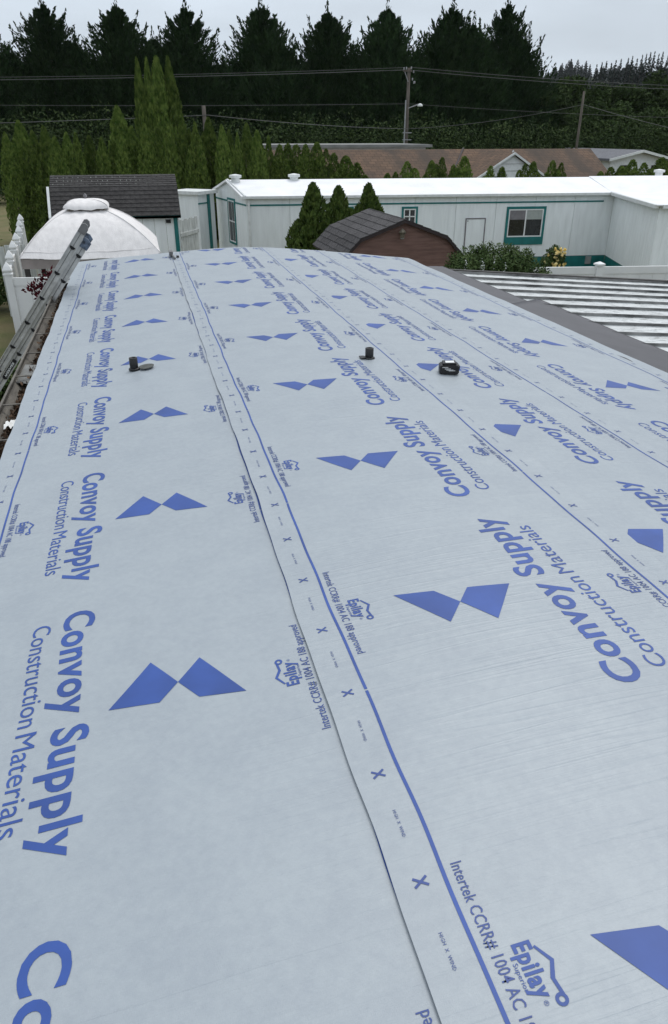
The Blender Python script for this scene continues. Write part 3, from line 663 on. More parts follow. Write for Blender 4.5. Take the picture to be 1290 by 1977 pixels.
def trunk_mesh(H, r0, r1, seed=0, limbs=0, name='trunk'):
    r = random.Random(seed); mb = MB(); p = Vector((0, 0, -.1)); k = 6
    for i in range(k):
        q = Vector((r.uniform(-.03, .03) * H * .3, r.uniform(-.03, .03) * H * .3, H * (i + 1) / k)); mb.tube(p, q, r0 + (r1 - r0) * i / k, r0 + (r1 - r0) * (i + 1) / k, 8); p = q
    for i in range(limbs):
        z = H * r.uniform(.35, .9); a = r.uniform(0, 6.28); L = H * r.uniform(.15, .32); mb.tube((0, 0, z), (math.cos(a) * L, math.sin(a) * L, z + L * .7), r0 * .35, r0 * .1, 6)
    return mb.mesh(name)
def plant(name, loc, crown, cm, trunk, label, cat, group=None, rot=0, scale=(1, 1, 1), tm=None):
    e = empty(name, loc, label, cat, group); e.rotation_euler = (0, 0, rot); e.scale = scale
    for nm, me, m in (('crown', crown, cm), ('trunk', trunk, tm or M['bark'])):
        if me is None: continue
        if not me.materials: me.materials.append(m)
        o = bpy.data.objects.new(nm, me); COL.objects.link(o); o.parent = e
    return e
ORD = ['first', 'second', 'third', 'fourth', 'fifth', 'sixth', 'seventh', 'eighth', 'ninth', 'tenth', 'eleventh', 'twelfth', 'thirteenth', 'fourteenth', 'fifteenth', 'sixteenth', 'seventeenth', 'eighteenth', 'nineteenth', 'twentieth', 'twenty-first', 'twenty-second', 'twenty-third', 'twenty-fourth']
# ------------------------------------------------------------------ the row of tall dark cypresses
CYP = [cypress_mesh(11 + i, 12.4, 4.7, 1700, 36, s) for i, s in enumerate((2, 3, 2, 4))]
CTR = trunk_mesh(9, .28, .08, 3)
rows = [(-60, 22, .98, 0), (80, 8, 1.0, 1), (222, 12, 1.02, 2), (355, 18, 1.0, 1), (500, 16, 1.0, 3), (627, 28, .98, 0), (748, 18, 1.0, 2), (868, 16, 1.03, 3), (985, 8, .96, 1)]
YC = 66
for i, (px, py, sx, v) in enumerate(rows):
    p = at(px, py, YC); p2 = Vector((p.x, YC + random.uniform(-1.0, 1.0), 0)); s = p.z / 12.5
    plant('cypress_tree', p2, CYP[v], M['cypress'], CTR, 'tall dark cypress, %s from the left in the row against the sky' % ORD[i], 'tree', 'tall dark cypresses in a row', random.uniform(0, 6.28), (sx * 1.03, sx * 1.03, s))
# darker second rank filling the gaps low down
for i, (px, py, v) in enumerate(((20, 100, 3), (150, 130, 0), (295, 75, 2), (430, 120, 1), (563, 110, 3), (690, 105, 0), (808, 95, 1), (925, 60, 2), (1035, 150, 0))):
    p = at(px, py, YC + 4); s = p.z / 12.5
    plant('cypress_tree', (p.x, YC + 4, 0), CYP[v], M['cypress'], CTR, 'shorter dark cypress behind the gap, %s from the left in the rear rank' % ORD[i], 'tree', 'rear rank of cypresses', random.uniform(0, 6.28), (.9, .9, s))
# ------------------------------------------------------------------ thicket under the cypresses
bl = []
for px in np.arange(-40, 1340, 17):
    for lay in range(2):
        p = at(px + random.uniform(-8, 8), 232 + random.uniform(-10, 14) - (10 if px < 350 else 0) + lay * 20, 56 - lay * 1.5); bl.append((p.x, p.y + random.uniform(-.6, .6), p.z - 1.2, random.uniform(.9, 1.5), 1.1, random.uniform(1.2, 1.9)))
        bl.append((p.x, p.y, max(.6, p.z - 2.8), 1.5, 1.1, 1.8))
me = blob_mesh(5, bl, 95000, .20, .45); setk(link('thicket', me, M['laurel']), 'dense dark green thicket under the tall cypresses, behind the brown-roofed house', 'thicket', kind='stuff')
# ------------------------------------------------------------------ broadleaf trees on the right
def broad_mesh(seed, H, W, n=16000):
    r = np.random.default_rng(seed); B = []
    for i in range(16):
        z = H * r.uniform(.28, .92); k = math.sin(min(1, (1.05 - z / H) * 1.7) * math.pi / 2); a = r.uniform(0, 6.28); d = W * .55 * k * r.random() ** .5
        B.append((d * math.cos(a), d * math.sin(a), z, W * r.uniform(.22, .4), W * r.uniform(.22, .4), H * r.uniform(.08, .15)))
    return blob_mesh(seed, B, n, .26, .5, .5)
BRO = [broad_mesh(50 + i, 8, 3.4) for i in range(3)]; BTR = trunk_mesh(5.5, .2, .06, 8, 6)
bt = [(1075, 165, 64), (1105, 148, 66), (1150, 172, 62), (1185, 158, 70), (1225, 165, 66), (1262, 150, 70), (1305, 165, 66), (1130, 205, 58), (1205, 205, 58), (1275, 200, 60)]
for i, (px, py, Y) in enumerate(bt):
    p = at(px, py, Y); s = p.z / 7.9
    plant('broadleaf_tree', (p.x, Y, 0), BRO[i % 3], M['broad'], BTR, ('dark green leafy tree at the right, %s from the left, below the wooded hill' % ORD[i]) if i < 7 else ('low leafy tree %s the bare grey pole' % ('just right of', 'well right of', 'at the frame edge, far right of')[i - 7]), 'tree', 'leafy trees below the hill', random.uniform(0, 6.28), (s * 1.05, s * 1.05, s))
# ------------------------------------------------------------------ wooded hills
def fir_mesh(seed, H, R_, n=420):
    r = np.random.default_rng(seed); f = r.random(n); z = H * f; rr = R_ * (1 - f) ** .85 * (.75 + .35 * np.sin(f * 40)) * r.uniform(.35, 1.0, n); a = r.uniform(0, 6.28, n)
    P = np.stack([rr * np.cos(a), rr * np.sin(a), z - .1 * rr], -1); A = np.stack([np.cos(a), np.sin(a), .1 * np.ones(n)], -1); V, F = leafcloud(P, H * .085 * (1.3 - .8 * f), A, .55, .5, r); return V, F
FIRS = [fir_mesh(90 + i, 11, 2.1) for i in range(4)]
def hz(hfun, x, gy): return hfun(x) * math.sin(min(1, gy * 1.25) * math.pi / 2) ** 1.2 - 1.0 + 1.2 * math.sin(x * .11 + 3 * gy) * gy
def wood(name, hfun, y0, y1, x0, x1, n, seed, smin, smax, m, label):
    r = np.random.default_rng(seed); Vs = []; Fs = []; b = 0
    for i in range(n):
        gy = r.random() ** .7; x = r.uniform(x0, x1); y = y0 + gy * (y1 - y0); z = hz(hfun, x, gy); V, F = FIRS[i % 4]; s = r.uniform(smin, smax)
        s = s * (1 + .45 * math.sin(x * .07 + y * .05) * math.sin(x * .19)); V = V * [s * 2.0, s * 2.0, s] + [x, y, z - .5]; Vs.append(V); Fs.append(F + b); b += len(V)
    setk(link(name, mesh_np(name, np.concatenate(Vs), np.concatenate(Fs)), m), label, 'forest', kind='stuff')
wood('hill_forest', hn, 172, 420, 90, 330, 700, 4, .35, .7, M['broad'], 'green woods covering the nearer hillside at the right')
wood('ridge_forest', hf, 480, 740, 200, 620, 1000, 5, .55, 1.0, M['fir'], 'hazy grey-blue conifer woods on the far ridge')
fm = []
for V, F in FIRS: fm.append(mesh_np('crown', V, F))
FTR = trunk_mesh(9, .2, .05, 5)
for i, (px, py) in enumerate([(1153, 124), (1163, 120), (1172, 118), (1181, 122), (1190, 116), (1200, 114), (1214, 112), (1222, 108), (1231, 113), (1241, 106), (1249, 104), (1257, 101), (1265, 99), (1273, 104), (1281, 100), (1290, 108), (1298, 103)]):
    Y = 330 + random.uniform(-14, 14); p = at(px, py, Y); s = random.uniform(1.0, 1.5)
    plant('fir_tree', (p.x, Y, p.z - 11 * s), fm[i % 4], M['fir'], FTR, 'pointed dark fir on the hill skyline at the right, %s from the left' % ORD[i], 'tree', 'firs on the hill skyline', random.uniform(0, 6.28), (s * .95, s * .95, s))
# ------------------------------------------------------------------ arborvitae hedge
ARB = [arb_mesh(20 + i, 4.6, .58, 9000, 0, .17, .13) for i in range(3)] + [arb_mesh(30 + i, 4.6, .62, 11500, 3 + i, .17, .12) for i in range(2)] + [arb_mesh(40 + i, 4.6, .60, 10000, 2 + i, .20, .11, .50) for i in range(3)]
ATR = trunk_mesh(3.2, .06, .02, 2)
def arb(px, py, Y, wpx, label, group, v=None, name='arborvitae', m=None, jitter=0):
    p = at(px, py, Y); wd = wpx / FPX * Y * 1.04; v = random.randrange(5) if v is None else v
    plant(name, (p.x, Y, 0), ARB[v], m or M['arb'], ATR, label, 'arborvitae', group, random.uniform(0, 6.28), (wd / 1.15, wd / 1.15, p.z / 4.5))
YH = 33
hed = [(10, 262, 30), (36, 240, 42), (62, 258, 40), (84, 250, 34), (106, 270, 34), (128, 262, 30), (146, 262, 32), (172, 268, 34), (196, 272, 30), (216, 282, 26), (232, 268, 30), (254, 250, 36), (278, 244, 34), (302, 250, 32), (322, 226, 40), (350, 228, 38), (376, 242, 34), (402, 234, 38), (428, 248, 30), (442, 256, 26), (458, 262, 26), (476, 244, 32), (496, 258, 34), (518, 268, 30)]
for i, (px, py, wd) in enumerate(hed):
    if i < 3: lb = 'broad arborvitae at the left end of the hedge, %s from the frame edge' % ORD[i]
    elif i < 15: lb = 'arborvitae hedge column behind the grey-roofed shed, %s from the left frame edge' % ORD[i]
    else: lb = 'arborvitae hedge column behind the white home, %s from the left frame edge' % ORD[i]
    arb(px, py, YH + (1.2 if i < 3 else 0) + (.7 if i % 2 else -.7) + random.uniform(-.3, .3), wd * .98, lb, 'arborvitae hedge')
for i, (px, py, wd) in enumerate(((540, 284, 24), (556, 282, 22), (572, 284, 22), (590, 284, 24), (612, 280, 22), (630, 292, 22), (645, 300, 22), (668, 305, 26), (690, 318, 24))):
    arb(px, py, YH - .5 + random.uniform(-.3, .3), wd * random.uniform(1.5, 2.1), 'low arborvitae in front of the brown roof, %s from its left end' % ORD[i], 'low arborvitae hedge', v=(6, 5, 7)[i % 3])
for (px, py, wd, lb) in ((264, 122, 24, 'leftmost of the tall pointed arborvitae rising above the hedge'), (283, 122, 24, 'second of the tall pointed arborvitae rising above the hedge'), (302, 120, 44, 'broadest of the tall arborvitae rising above the hedge'), (324, 120, 32, 'rightmost of the tall pointed arborvitae rising above the hedge'), (226, 212, 44, 'shorter broad arborvitae left of the tall group above the hedge')):
    arb(px, py, 36, wd, lb, 'tall arborvitae above the hedge', m=M['arb'], v=0)
sm = [(748, 338, 20), (764, 336, 18), (786, 316, 26), (834, 314, 22), (854, 308, 20), (876, 322, 18), (897, 306, 28), (948, 324, 20), (970, 326, 22), (1014, 320, 18), (1030, 316, 22), (1068, 314, 22), (1084, 318, 18), (1160, 334, 22), (1180, 326, 26), (1200, 324, 26), (1222, 312, 28), (1244, 318, 26), (1278, 308, 34)]
for i, (px, py, wd) in enumerate(sm):
    arb(px, py, 30 + random.uniform(-.2, .2), wd * 1.65, 'small arborvitae peeping over the white home roof, %s from the left' % ORD[i], 'small arborvitae behind the white home', v=(5, 6, 7, 5, 7)[i % 5])
for (px, py, wd, lb) in ((592, 352, 64, 'dark arborvitae left of the brown shed, tallest of the group'), (640, 358, 52, 'dark arborvitae directly behind the brown shed roof'), (712, 356, 54, 'dark arborvitae in front of the white wall, above the brown shed roof')):
    p = at(px, py, 19.3)
    e = plant('arborvitae', (p.x, 19.3 if px > 660 else 18.6, 0), arb_mesh(int(px), p.z, wd / FPX * 19.3 * .68, 26000, 5, .28, .105, .60), M['arb_dark'], trunk_mesh(1.8, .06, .03, 2), lb, 'arborvitae', 'arborvitae by the brown shed')

# ================================================================== white home with teal trim
A = at(475, 378, 23.2); B = at(1187, 375, 22.0); EZ = 2.36; SK = .50
FR = Frame(A, B); Cc = onz(1275, 397, EZ); FB = Frame(B, Cc); Dd = Vector((Cc.x + 9, Cc.y - .7, 0)); FC = Frame(Cc, Dd)
LB = at(416, 360, 26.5); FE = Frame(LB, A)
wh = empty('white_mobile_home', (A.x + 6, A.y + 2, 0), 'long white mobile home with teal trim and bright white roof', 'mobile home')
def panels(fr, z0, z1, wdt=1.22, s0=0, s1=None):
    s1 = fr.len if s1 is None else s1; n = max(1, round((s1 - s0) / wdt)); d = (s1 - s0) / n
    for i in range(n):
        mb = MB(); a = s0 + i * d
        fr.box(mb, a + .004, a + d - .004, z0, z1, -.05, 0)
        k = 6
        for j in range(k):                                              # narrow battens of the grooved panel stand proud
            fr.box(mb, a + .012 + (d - .02) * j / k, a + .012 + (d - .02) * (j + 1) / k - .014, z0, z1 - .002, 0, .006)
        mb.build('siding_panel', M['home_wall'], wh)
panels(FR, SK, EZ); panels(FB, SK, EZ); panels(FC, SK, EZ); panels(FE, .1, EZ + .02)
for fr in (FR, FB, FC):
    mb = MB(); fr.box(mb, 0, fr.len, .02, SK, -.06, -.004); mb.build('skirting', M['teal'], wh)
ce = FE.p(FE.len / 2, 0)
# roof: two low slopes over the main block, a spur over the bump-out
RZ = 2.36 + .33
bk = Vector((A.x - LB.x, A.y - LB.y, 0)); back = -bk
mid = LB.lerp(A, .5)
r0 = Vector((mid.x, mid.y, RZ)) - FR.d * .12; r1 = r0 + FR.d * 24
e0 = Vector((A.x, A.y, EZ)) + FR.n * .14 - FR.d * .12; eB = Vector((B.x, B.y, EZ)) + FR.n * .14 + FR.d * .2
b0 = Vector((LB.x, LB.y, EZ)) - FR.n * .14 - FR.d * .12; b1 = b0 + FR.d * 24; e1 = e0 + FR.d * 24
cB = Vector((B.x, B.y, EZ)) + FB.n * .16; cC = Vector((Cc.x, Cc.y, EZ)) + FB.n * .16 + FC.n * .16; cD = Vector((Dd.x, Dd.y, EZ)) + FC.n * .16
ta = Vector((0, 0, .05))
MB().prism([e0 - ta, e1 - ta, r1, r0], (0, 0, .05)).build('roof_slope', M['home_roof'], wh)
MB().prism([r0, r1, b1 - ta, b0 - ta], (0, 0, .05)).build('roof_slope', M['home_roof'], wh)
up = Vector((0, 0, RZ - EZ)); wv_ = Vector((B.x, B.y, EZ)) + FR.d * 5.2
wr0 = r0 + FR.d * (FR.len + .4); zl_ = Vector((0, 0, .045))
MB().prism([cB + Vector((.03, 0, 0)) + zl_ * .3, cC, cD, r1 + zl_, wr0 + zl_], (0, 0, .03)).build('wing_roof', M['home_roof'], wh)
mb = MB(); FR.box(mb, -.14, FR.len + .15, EZ - .05, EZ + .02, .02, .15); mb.build('eave_gutter', M['home_trim'], wh)
mb = MB(); FB.box(mb, .1, FB.len + .1, EZ - .06, EZ + .03, .06, .17); mb.build('eave_gutter', M['home_trim'], wh)
mb = MB(); FC.box(mb, 0, FC.len, EZ - .06, EZ + .03, .06, .17); mb.build('eave_gutter', M['home_trim'], wh)
gp = [FE.p(0, EZ - .05), FE.p(FE.len, EZ - .05), FE.p(FE.len, EZ), FE.p(FE.len / 2, RZ - .02), FE.p(0, EZ)]
MB().prism(gp, tuple(FE.n * -.05)).build('gable', M['home_wall'], wh)
for a_, b_ in ((FE.p(-.1, EZ - .03, .03), FE.p(FE.len / 2, RZ + .01, .03)), (FE.p(FE.len / 2, RZ + .01, .03), FE.p(FE.len + .12, EZ - .03, .03))):
    MB().prism([a_, b_, b_ + Vector((0, 0, .07)), a_ + Vector((0, 0, .07))], tuple(FE.n * .05)).build('gable_trim', M['home_trim'], wh)
_, zs = FR.px(700, 400); zs = EZ - .235
mb = MB(); FR.box(mb, 0.02, FR.px(1165, 390)[0], zs - .022, zs + .022, .006, .022); mb.build('trim_stripe', M['teal'], wh)
mb = MB(); FE.box(mb, 0.02, FE.len, zs - .022, zs + .022, .006, .022); mb.build('trim_stripe', M['teal'], wh)
def window(fr, x0, y0, x1, y1, sill=.0, tall=False, trim=.075):
    s0, z1 = fr.px(x0, y0); s1, _ = fr.px(x1, y0); _, z0 = fr.px((x0 + x1) / 2, y1)
    return win(fr, s0, s1, z0, z1, sill, trim, tall)
def win(fr, s0, s1, z0, z1, sill, trim, tall, parent=None):
    parent = parent or wh; mb = MB(); zb = z0 + sill
    for q in ((s0, s1, z1 - trim, z1), (s0, s0 + trim, zb + trim, z1 - trim), (s1 - trim, s1, zb + trim, z1 - trim), (s0, s1, z0, zb + trim)): fr.box(mb, *q, .004, .035)
    wn = mb.build('window', M['teal'], parent)
    a0, a1, c0, c1 = s0 + trim, s1 - trim, zb + trim, z1 - trim; fw = .035; mb = MB()
    for q in ((a0, a1, c1 - fw, c1), (a0, a1, c0, c0 + fw), (a0, a0 + fw, c0 + fw, c1 - fw), (a1 - fw, a1, c0 + fw, c1 - fw)): fr.box(mb, *q, .0, .03)
    if tall: fr.box(mb, a0 + fw, a1 - fw, (c0 + c1) / 2 - .015, (c0 + c1) / 2 + .015, .0, .028)
    else: fr.box(mb, (a0 + a1) / 2 - .02, (a0 + a1) / 2 + .02, c0 + fw, c1 - fw, .0, .028)
    mb.build('window_frame', M['vinyl'], wn); am = (a0 + a1) / 2
    for (p0, p1) in ((a0 + fw, am - .02), (am + .02, a1 - fw)):
        if p1 - p0 < .04: continue
        mb = MB(); fr.box(mb, p0, p1, c0 + fw, c1 - fw, .008, .012); mb.build('pane', M['glass'], wn)
        if not tall: mb = MB(); fr.box(mb, p0 + .004, p1 - .004, c1 - fw - (c1 - c0) * .33, c1 - fw, .0125, .0135); mb.build('blind', M['blind'] if p0 > am else M['door_grey'], wn)
window(FR, 979, 399, 1055, 472, .16)
window(FR, 776, 399, 807, 440, .05, True, .06); window(FR, 652, 399, 683, 430, .05, True, .06)
s0, z1 = FE.px(437, 388); s1, _ = FE.px(446, 388); _, z0 = FE.px(441, 466)
win(FE, FE.len * .42, FE.len * .66, z0, zs + .1, .0, .06, True)
s0, z1 = FR.px(899, 421); s1, _ = FR.px(938, 421); mb = MB()
FR.box(mb, s0, s1, z1 - .035, z1, .006, .03); FR.box(mb, s0, s0 + .035, .55, z1 - .035, .006, .03); FR.box(mb, s1 - .035, s1, .55, z1 - .035, .006, .03); d_ = mb.build('door', M['door_grey'], wh)
mb = MB(); FR.box(mb, s0 + .035, s1 - .035, .55, z1 - .035, .006, .018); mb.build('door_panel', M['home_wall'], d_)
mb = MB(); FR.box(mb, s0 + .06, s0 + .085, z1 - .10, z1 - .07, .018, .03); mb.build('hinge', M['door_grey'], d_)
s0, z1 = FB.px(1126, 500); s0, z1 = FR.px(1135, 499); mb = MB(); FR.box(mb, s0 - .09, s0 + .09, SK - .26, SK - .03, -.004, .05); mb.build('meter_box', M['galv'], wh)
mb = MB(); FR.box(mb, .03, .10, .1, EZ - .06, .01, .09); mb.build('downspout', M['home_trim'], wh)
for px in (455, 568, 1269):
    p = at(px, 353, 24.6); q = Vector((p.x, p.y, RZ - .05)); MB().lathe(q, [(.13, 0), (.13, .16), (.19, .17), (.19, .24), (.02, .27)], 14).build('roof_vent', M['home_trim'], wh)
# low lean-to at the home's left end
L0 = at(381, 374, 25.2); L1 = at(412, 368, 25.9); FL = Frame(L0, L1); lz = 2.30
lt_ = empty('utility_closet', L0, 'narrow white closet with teal corner post at the left end of the white home', 'closet')
mb = MB(); FL.box(mb, 0, FL.len, 0, lz, -1.0, 0); mb.build('wall', M['home_wall'], lt_)
mb = MB(); FL.box(mb, -.08, FL.len + .1, lz, lz + .10, -1.1, .1); mb.build('roof', M['home_trim'], lt_)
mb = MB(); FL.box(mb, FL.len * .55, FL.len * .55 + .12, 0, lz, 0, .04); mb.build('corner_post', M['teal'], lt_)
mb = MB(); FL.box(mb, 0, FL.len * .55, lz - .28, lz - .24, 0, .02); mb.build('trim_stripe', M['teal'], lt_)

# ================================================================== shingled roofs helper
def shingles(parent, p00, p10, p01, rows, cols, m, th=.012, name='shingle', over=1.12):
    """rectangular-ish patch: p00 lower left, p10 lower right, p01 upper left"""
    p00, p10, p01 = Vector(p00), Vector(p10), Vector(p01); ex = p10 - p00; ey = p01 - p00; wx = ex.length / cols; hy = ey.length / rows; ux = ex.normalized(); uy = ey.normalized(); un = ux.cross(uy).normalized()
    if un.z < 0: un = -un
    cache = {}
    L = ORG[parent.name]
    def piece(wd):
        key = round(wd, 4)
        if key not in cache:
            me = MB().hexa([(.003, 0, 0), (wd - .003, 0, 0), (wd - .003, hy * over, 0), (.003, hy * over, 0), (.003, 0, th * 1.5), (wd - .003, 0, th * 1.5), (wd - .003, hy * over, th * .5), (.003, hy * over, th * .5)]).mesh(name); me.materials.append(m); cache[key] = me
        return cache[key]
    for r in range(rows):
        x = -(r % 2) * wx * .5
        while x < ex.length - 1e-4:
            a = max(0, x); b = min(ex.length, x + wx)
            if b - a > .02:
                o = bpy.data.objects.new(name, piece(b - a)); COL.objects.link(o); o.parent = parent
                pos = p00 + ux * a + uy * (hy * r) + un * (.002 + .001 * random.random()) - L
                o.matrix_local = Matrix.Translation(pos) @ Matrix((ux, uy, un)).transposed().to_4x4()
            x += wx
# ------------------------------------------------------------------ brown shed
GY = 14.5
pk, lb_, rb_, le_, re_ = at(782, 424, GY), at(697, 459, GY), at(860, 458, GY), at(662, 494, GY), at(891, 492, GY)
zpk, zbk, zev = pk.z, (lb_.z + rb_.z) / 2, (le_.z + re_.z) / 2; hw1 = (rb_.x - lb_.x) / 2; hw2 = (re_.x - le_.x) / 2; cxs = (pk.x + (lb_.x + rb_.x) / 2) / 2
bs = empty('brown_shed', (cxs, GY + 1.2, 0), 'red-brown wooden shed with dark shingled gambrel roof', 'shed'); DEP = 2.35
sx_ = -.10 / DEP                                                              # the shed stands slightly askew
def sp(x, y, z): return Vector((cxs + x - .02 * y, GY + y, z))
zz = .0; nb = 9; hb = (zpk - .06) / nb
def halfw(z):
    if z <= zev: return hw2 - .05
    if z <= zbk: return hw2 - .05 + (hw1 - hw2) * (z - zev) / (zbk - zev)
    return max(.0, (hw1 - .05) * (zpk - .04 - z) / (zpk - .04 - zbk))
hb = .30; z = zpk - .05
kk = 0
while z > .01:
    z0 = max(0, z - hb); pts_r = []; zlist = sorted(set([z0, z] + [q for q in (zev, zbk) if z0 < q < z]))
    poly = [sp(halfw(q), .03, q + .004) for q in zlist] + [sp(-halfw(q), .03, q + .004) for q in reversed(zlist)]
    if halfw(z) < .01: poly = [sp(halfw(q), .03, q + .004) for q in zlist[:-1]] + [sp(0, .03, z)] + [sp(-halfw(q), .03, q + .004) for q in reversed(zlist[:-1])]
    MB().prism([p_ - Vector((0, .004 * (kk % 2), 0)) for p_ in poly], (0, .025, 0)).build('plank', M['brown_board'], bs); z = z0; kk += 1
MB().prism([sp(halfw(q) - .004, .06, q - .012) for q in (0.02, zev, zbk, zpk - .06)] + [sp(-halfw(q) + .004, .06, q - .012) for q in (zbk, zev, 0.02)], (0, DEP - .15, 0)).build('body', M['brown_trim'], bs)
outl = [(-hw2 - .03, zev - .05), (-hw1 - .02, zbk), (0, zpk), (hw1 + .02, zbk), (hw2 + .03, zev - .05)]
for (a_, b_) in zip(outl[:-1], outl[1:]):
    MB().prism([sp(a_[0], -.06, a_[1]), sp(b_[0], -.06, b_[1]), sp(b_[0], -.06, b_[1] - .06), sp(a_[0], -.06, a_[1] - .06)], tuple(sp(0, .06, 0) - sp(0, 0, 0))).build('roof_edge', M['brown_trim'], bs)
    MB().prism([sp(a_[0], -.04, a_[1] - .004), sp(b_[0], -.04, b_[1] - .004), sp(b_[0], -.04, b_[1] - .03), sp(a_[0], -.04, a_[1] - .03)], tuple(sp(0, DEP, 0) - sp(0, 0, 0))).build('roof_sheet', M['brown_trim'], bs)
f0, f1 = -.06, DEP
shingles(bs, sp(-hw2 - .03, f1, zev - .05), sp(-hw2 - .03, f0, zev - .05), sp(-hw1 - .02, f1, zbk), 4, 4, M['shingle_dark'])
shingles(bs, sp(-hw1 - .02, f1, zbk), sp(-hw1 - .02, f0, zbk), sp(0, f1, zpk), 5, 4, M['shingle_dark'])
shingles(bs, sp(hw1 + .02, f0, zbk), sp(hw1 + .02, f1, zbk), sp(0, f0, zpk), 5, 4, M['shingle_dark'])
shingles(bs, sp(hw2 + .03, f0, zev - .05), sp(hw2 + .03, f1, zev - .05), sp(hw1 + .02, f0, zbk), 4, 4, M['shingle_dark'])
p = at(777, 452, GY - .08); lm = empty('wall_lamp', p, 'small rusty lantern mounted on the brown shed gable', 'lamp')
MB().lathe(p - Vector((0, 0, .10)), [(.02, 0), (.045, .03), (.05, .10), (.07, .12), (.072, .14), (.03, .18), (.01, .20)], 10).build('lantern', M['lamp'], lm)
MB().tube(p + Vector((0, 0, .02)), p + Vector((0, .12, .0)), .018).build('bracket', M['lamp'], lm)
MB().lathe(p - Vector((0, 0, .085)), [(.04, 0), (.046, .08)], 8).build('lamp_glass', M['galv'], lm)
# ------------------------------------------------------------------ grey-roofed shed behind the canopy
SY = 20.0
gs = empty('grey_shed', at(224, 440, SY + 1.2) * 1, 'white shed with dark shingled roof and teal corner trim behind the canopy', 'shed'); gs.location.z = 0; ORG[gs.name] = Vector(gs.location)
tl, tr = at(97, 340, SY + 1.1), at(336, 341, SY + 1.1); ml, mr = at(98, 363, SY + .55), at(343, 362, SY + .55); bl_, br_ = at(99, 419, SY), at(352, 418, SY)
zt, zm, zb = tl.z, ml.z, (bl_.z + br_.z) / 2
xl, xr = (tl.x + bl_.x) / 2, (tr.x + br_.x) / 2
shingles(gs, (xl, SY, zb), (xr, SY, zb), (xl, SY + .55, zm), 7, 13, M['shingle_shed'], .014)
shingles(gs, (xl, SY + .55, zm), (xr, SY + .55, zm), (xl, SY + 1.15, zt), 6, 13, M['shingle_shed'], .014)
MB().prism([(xl, SY, zb - .004), (xl, SY + .55, zm - .004), (xl, SY + 1.15, zt - .004), (xl, SY + 1.75, zm - .004), (xl, SY + 2.3, zb - .004), (xl, SY + 2.3, zb - .06), (xl, SY + 1.15, zt - .08), (xl, SY, zb - .06)], (xr - xl, 0, 0)).build('roof_sheet', M['shingle_shed'], gs)
for r_ in range(3):                                                           # pale moss tufts along the courses of the upper slope
    for c_ in range(26):
        f = (r_ + .6) / 3.4; x = xl + (xr - xl) * (c_ + random.uniform(.2, .8)) / 26
        if random.random() < .72 and c_ < 20 - r_: MB().lathe((x, SY + .55 + .6 * f, zm + (zt - zm) * f + .012), [(random.uniform(.008, .018), 0), (.006, random.uniform(.012, .03))], 6).build('moss_tuft', M['moss'], gs)
FS = Frame((xl + .12, SY + .12), (xr - .10, SY + .12)); n = 10
for i in range(n):
    mb = MB(); FS.box(mb, FS.len * i / n + .003, FS.len * (i + 1) / n - .003, .05, zb - .03, -.04, 0); mb.build('siding_panel', M['home_wall'], gs)
mb = MB(); FS.box(mb, -.10, FS.len + .1, zb - .06, zb + .0, .06, .12); mb.build('eave_trim', M['teal'], gs)
mb = MB(); FS.box(mb, FS.len - .09, FS.len + .01, .05, zb - .06, .004, .03); mb.build('corner_trim', M['teal'], gs)
mb = MB(); FS.box(mb, FS.len - .28, FS.len - .16, zb - .18, zb - .10, .004, .05); mb.build('lamp_box', M['black'], gs)
MB().box((xr - .10, SY + .14, .05), (xr - .06, SY + 2.2, zb - .05)).build('side_wall', M['home_wall'], gs); MB().box((xl + .10, SY + .14, .05), (xl + .14, SY + 2.2, zb - .05)).build('side_wall', M['home_wall'], gs)
p0 = at(97, 345, SY + 1.1); MB().prism([(xl - .01, SY - .02, zb + .02), (xl - .01, SY + .54, zm + .03), (xl - .01, SY + .54, zm - .10), (xl - .01, SY - .02, zb - .12)], (-.06, 0, 0)).build('barge_board', M['home_trim'], gs)
# board gate between shed and home
gt = empty('board_gate', at(362, 470, 21.0) * 1, 'weathered white board gate between the grey-roofed shed and the white home', 'gate'); gt.location.z = 0; ORG[gt.name] = Vector(gt.location)
g0, g1 = at(346, 425, 20.8), at(381, 425, 21.8); FG = Frame(g0, g1)
for i in range(7):
    mb = MB(); FG.box(mb, FG.len * i / 7 + .006, FG.len * (i + 1) / 7 - .006, .1, g0.z - .03 * (i % 2), -.02, 0); mb.build('board', M['old_white_board'], gt)
mb = MB(); FG.box(mb, 0, FG.len, g0.z - .42, g0.z - .33, 0, .03); mb.build('rail', M['old_white_board'], gt)

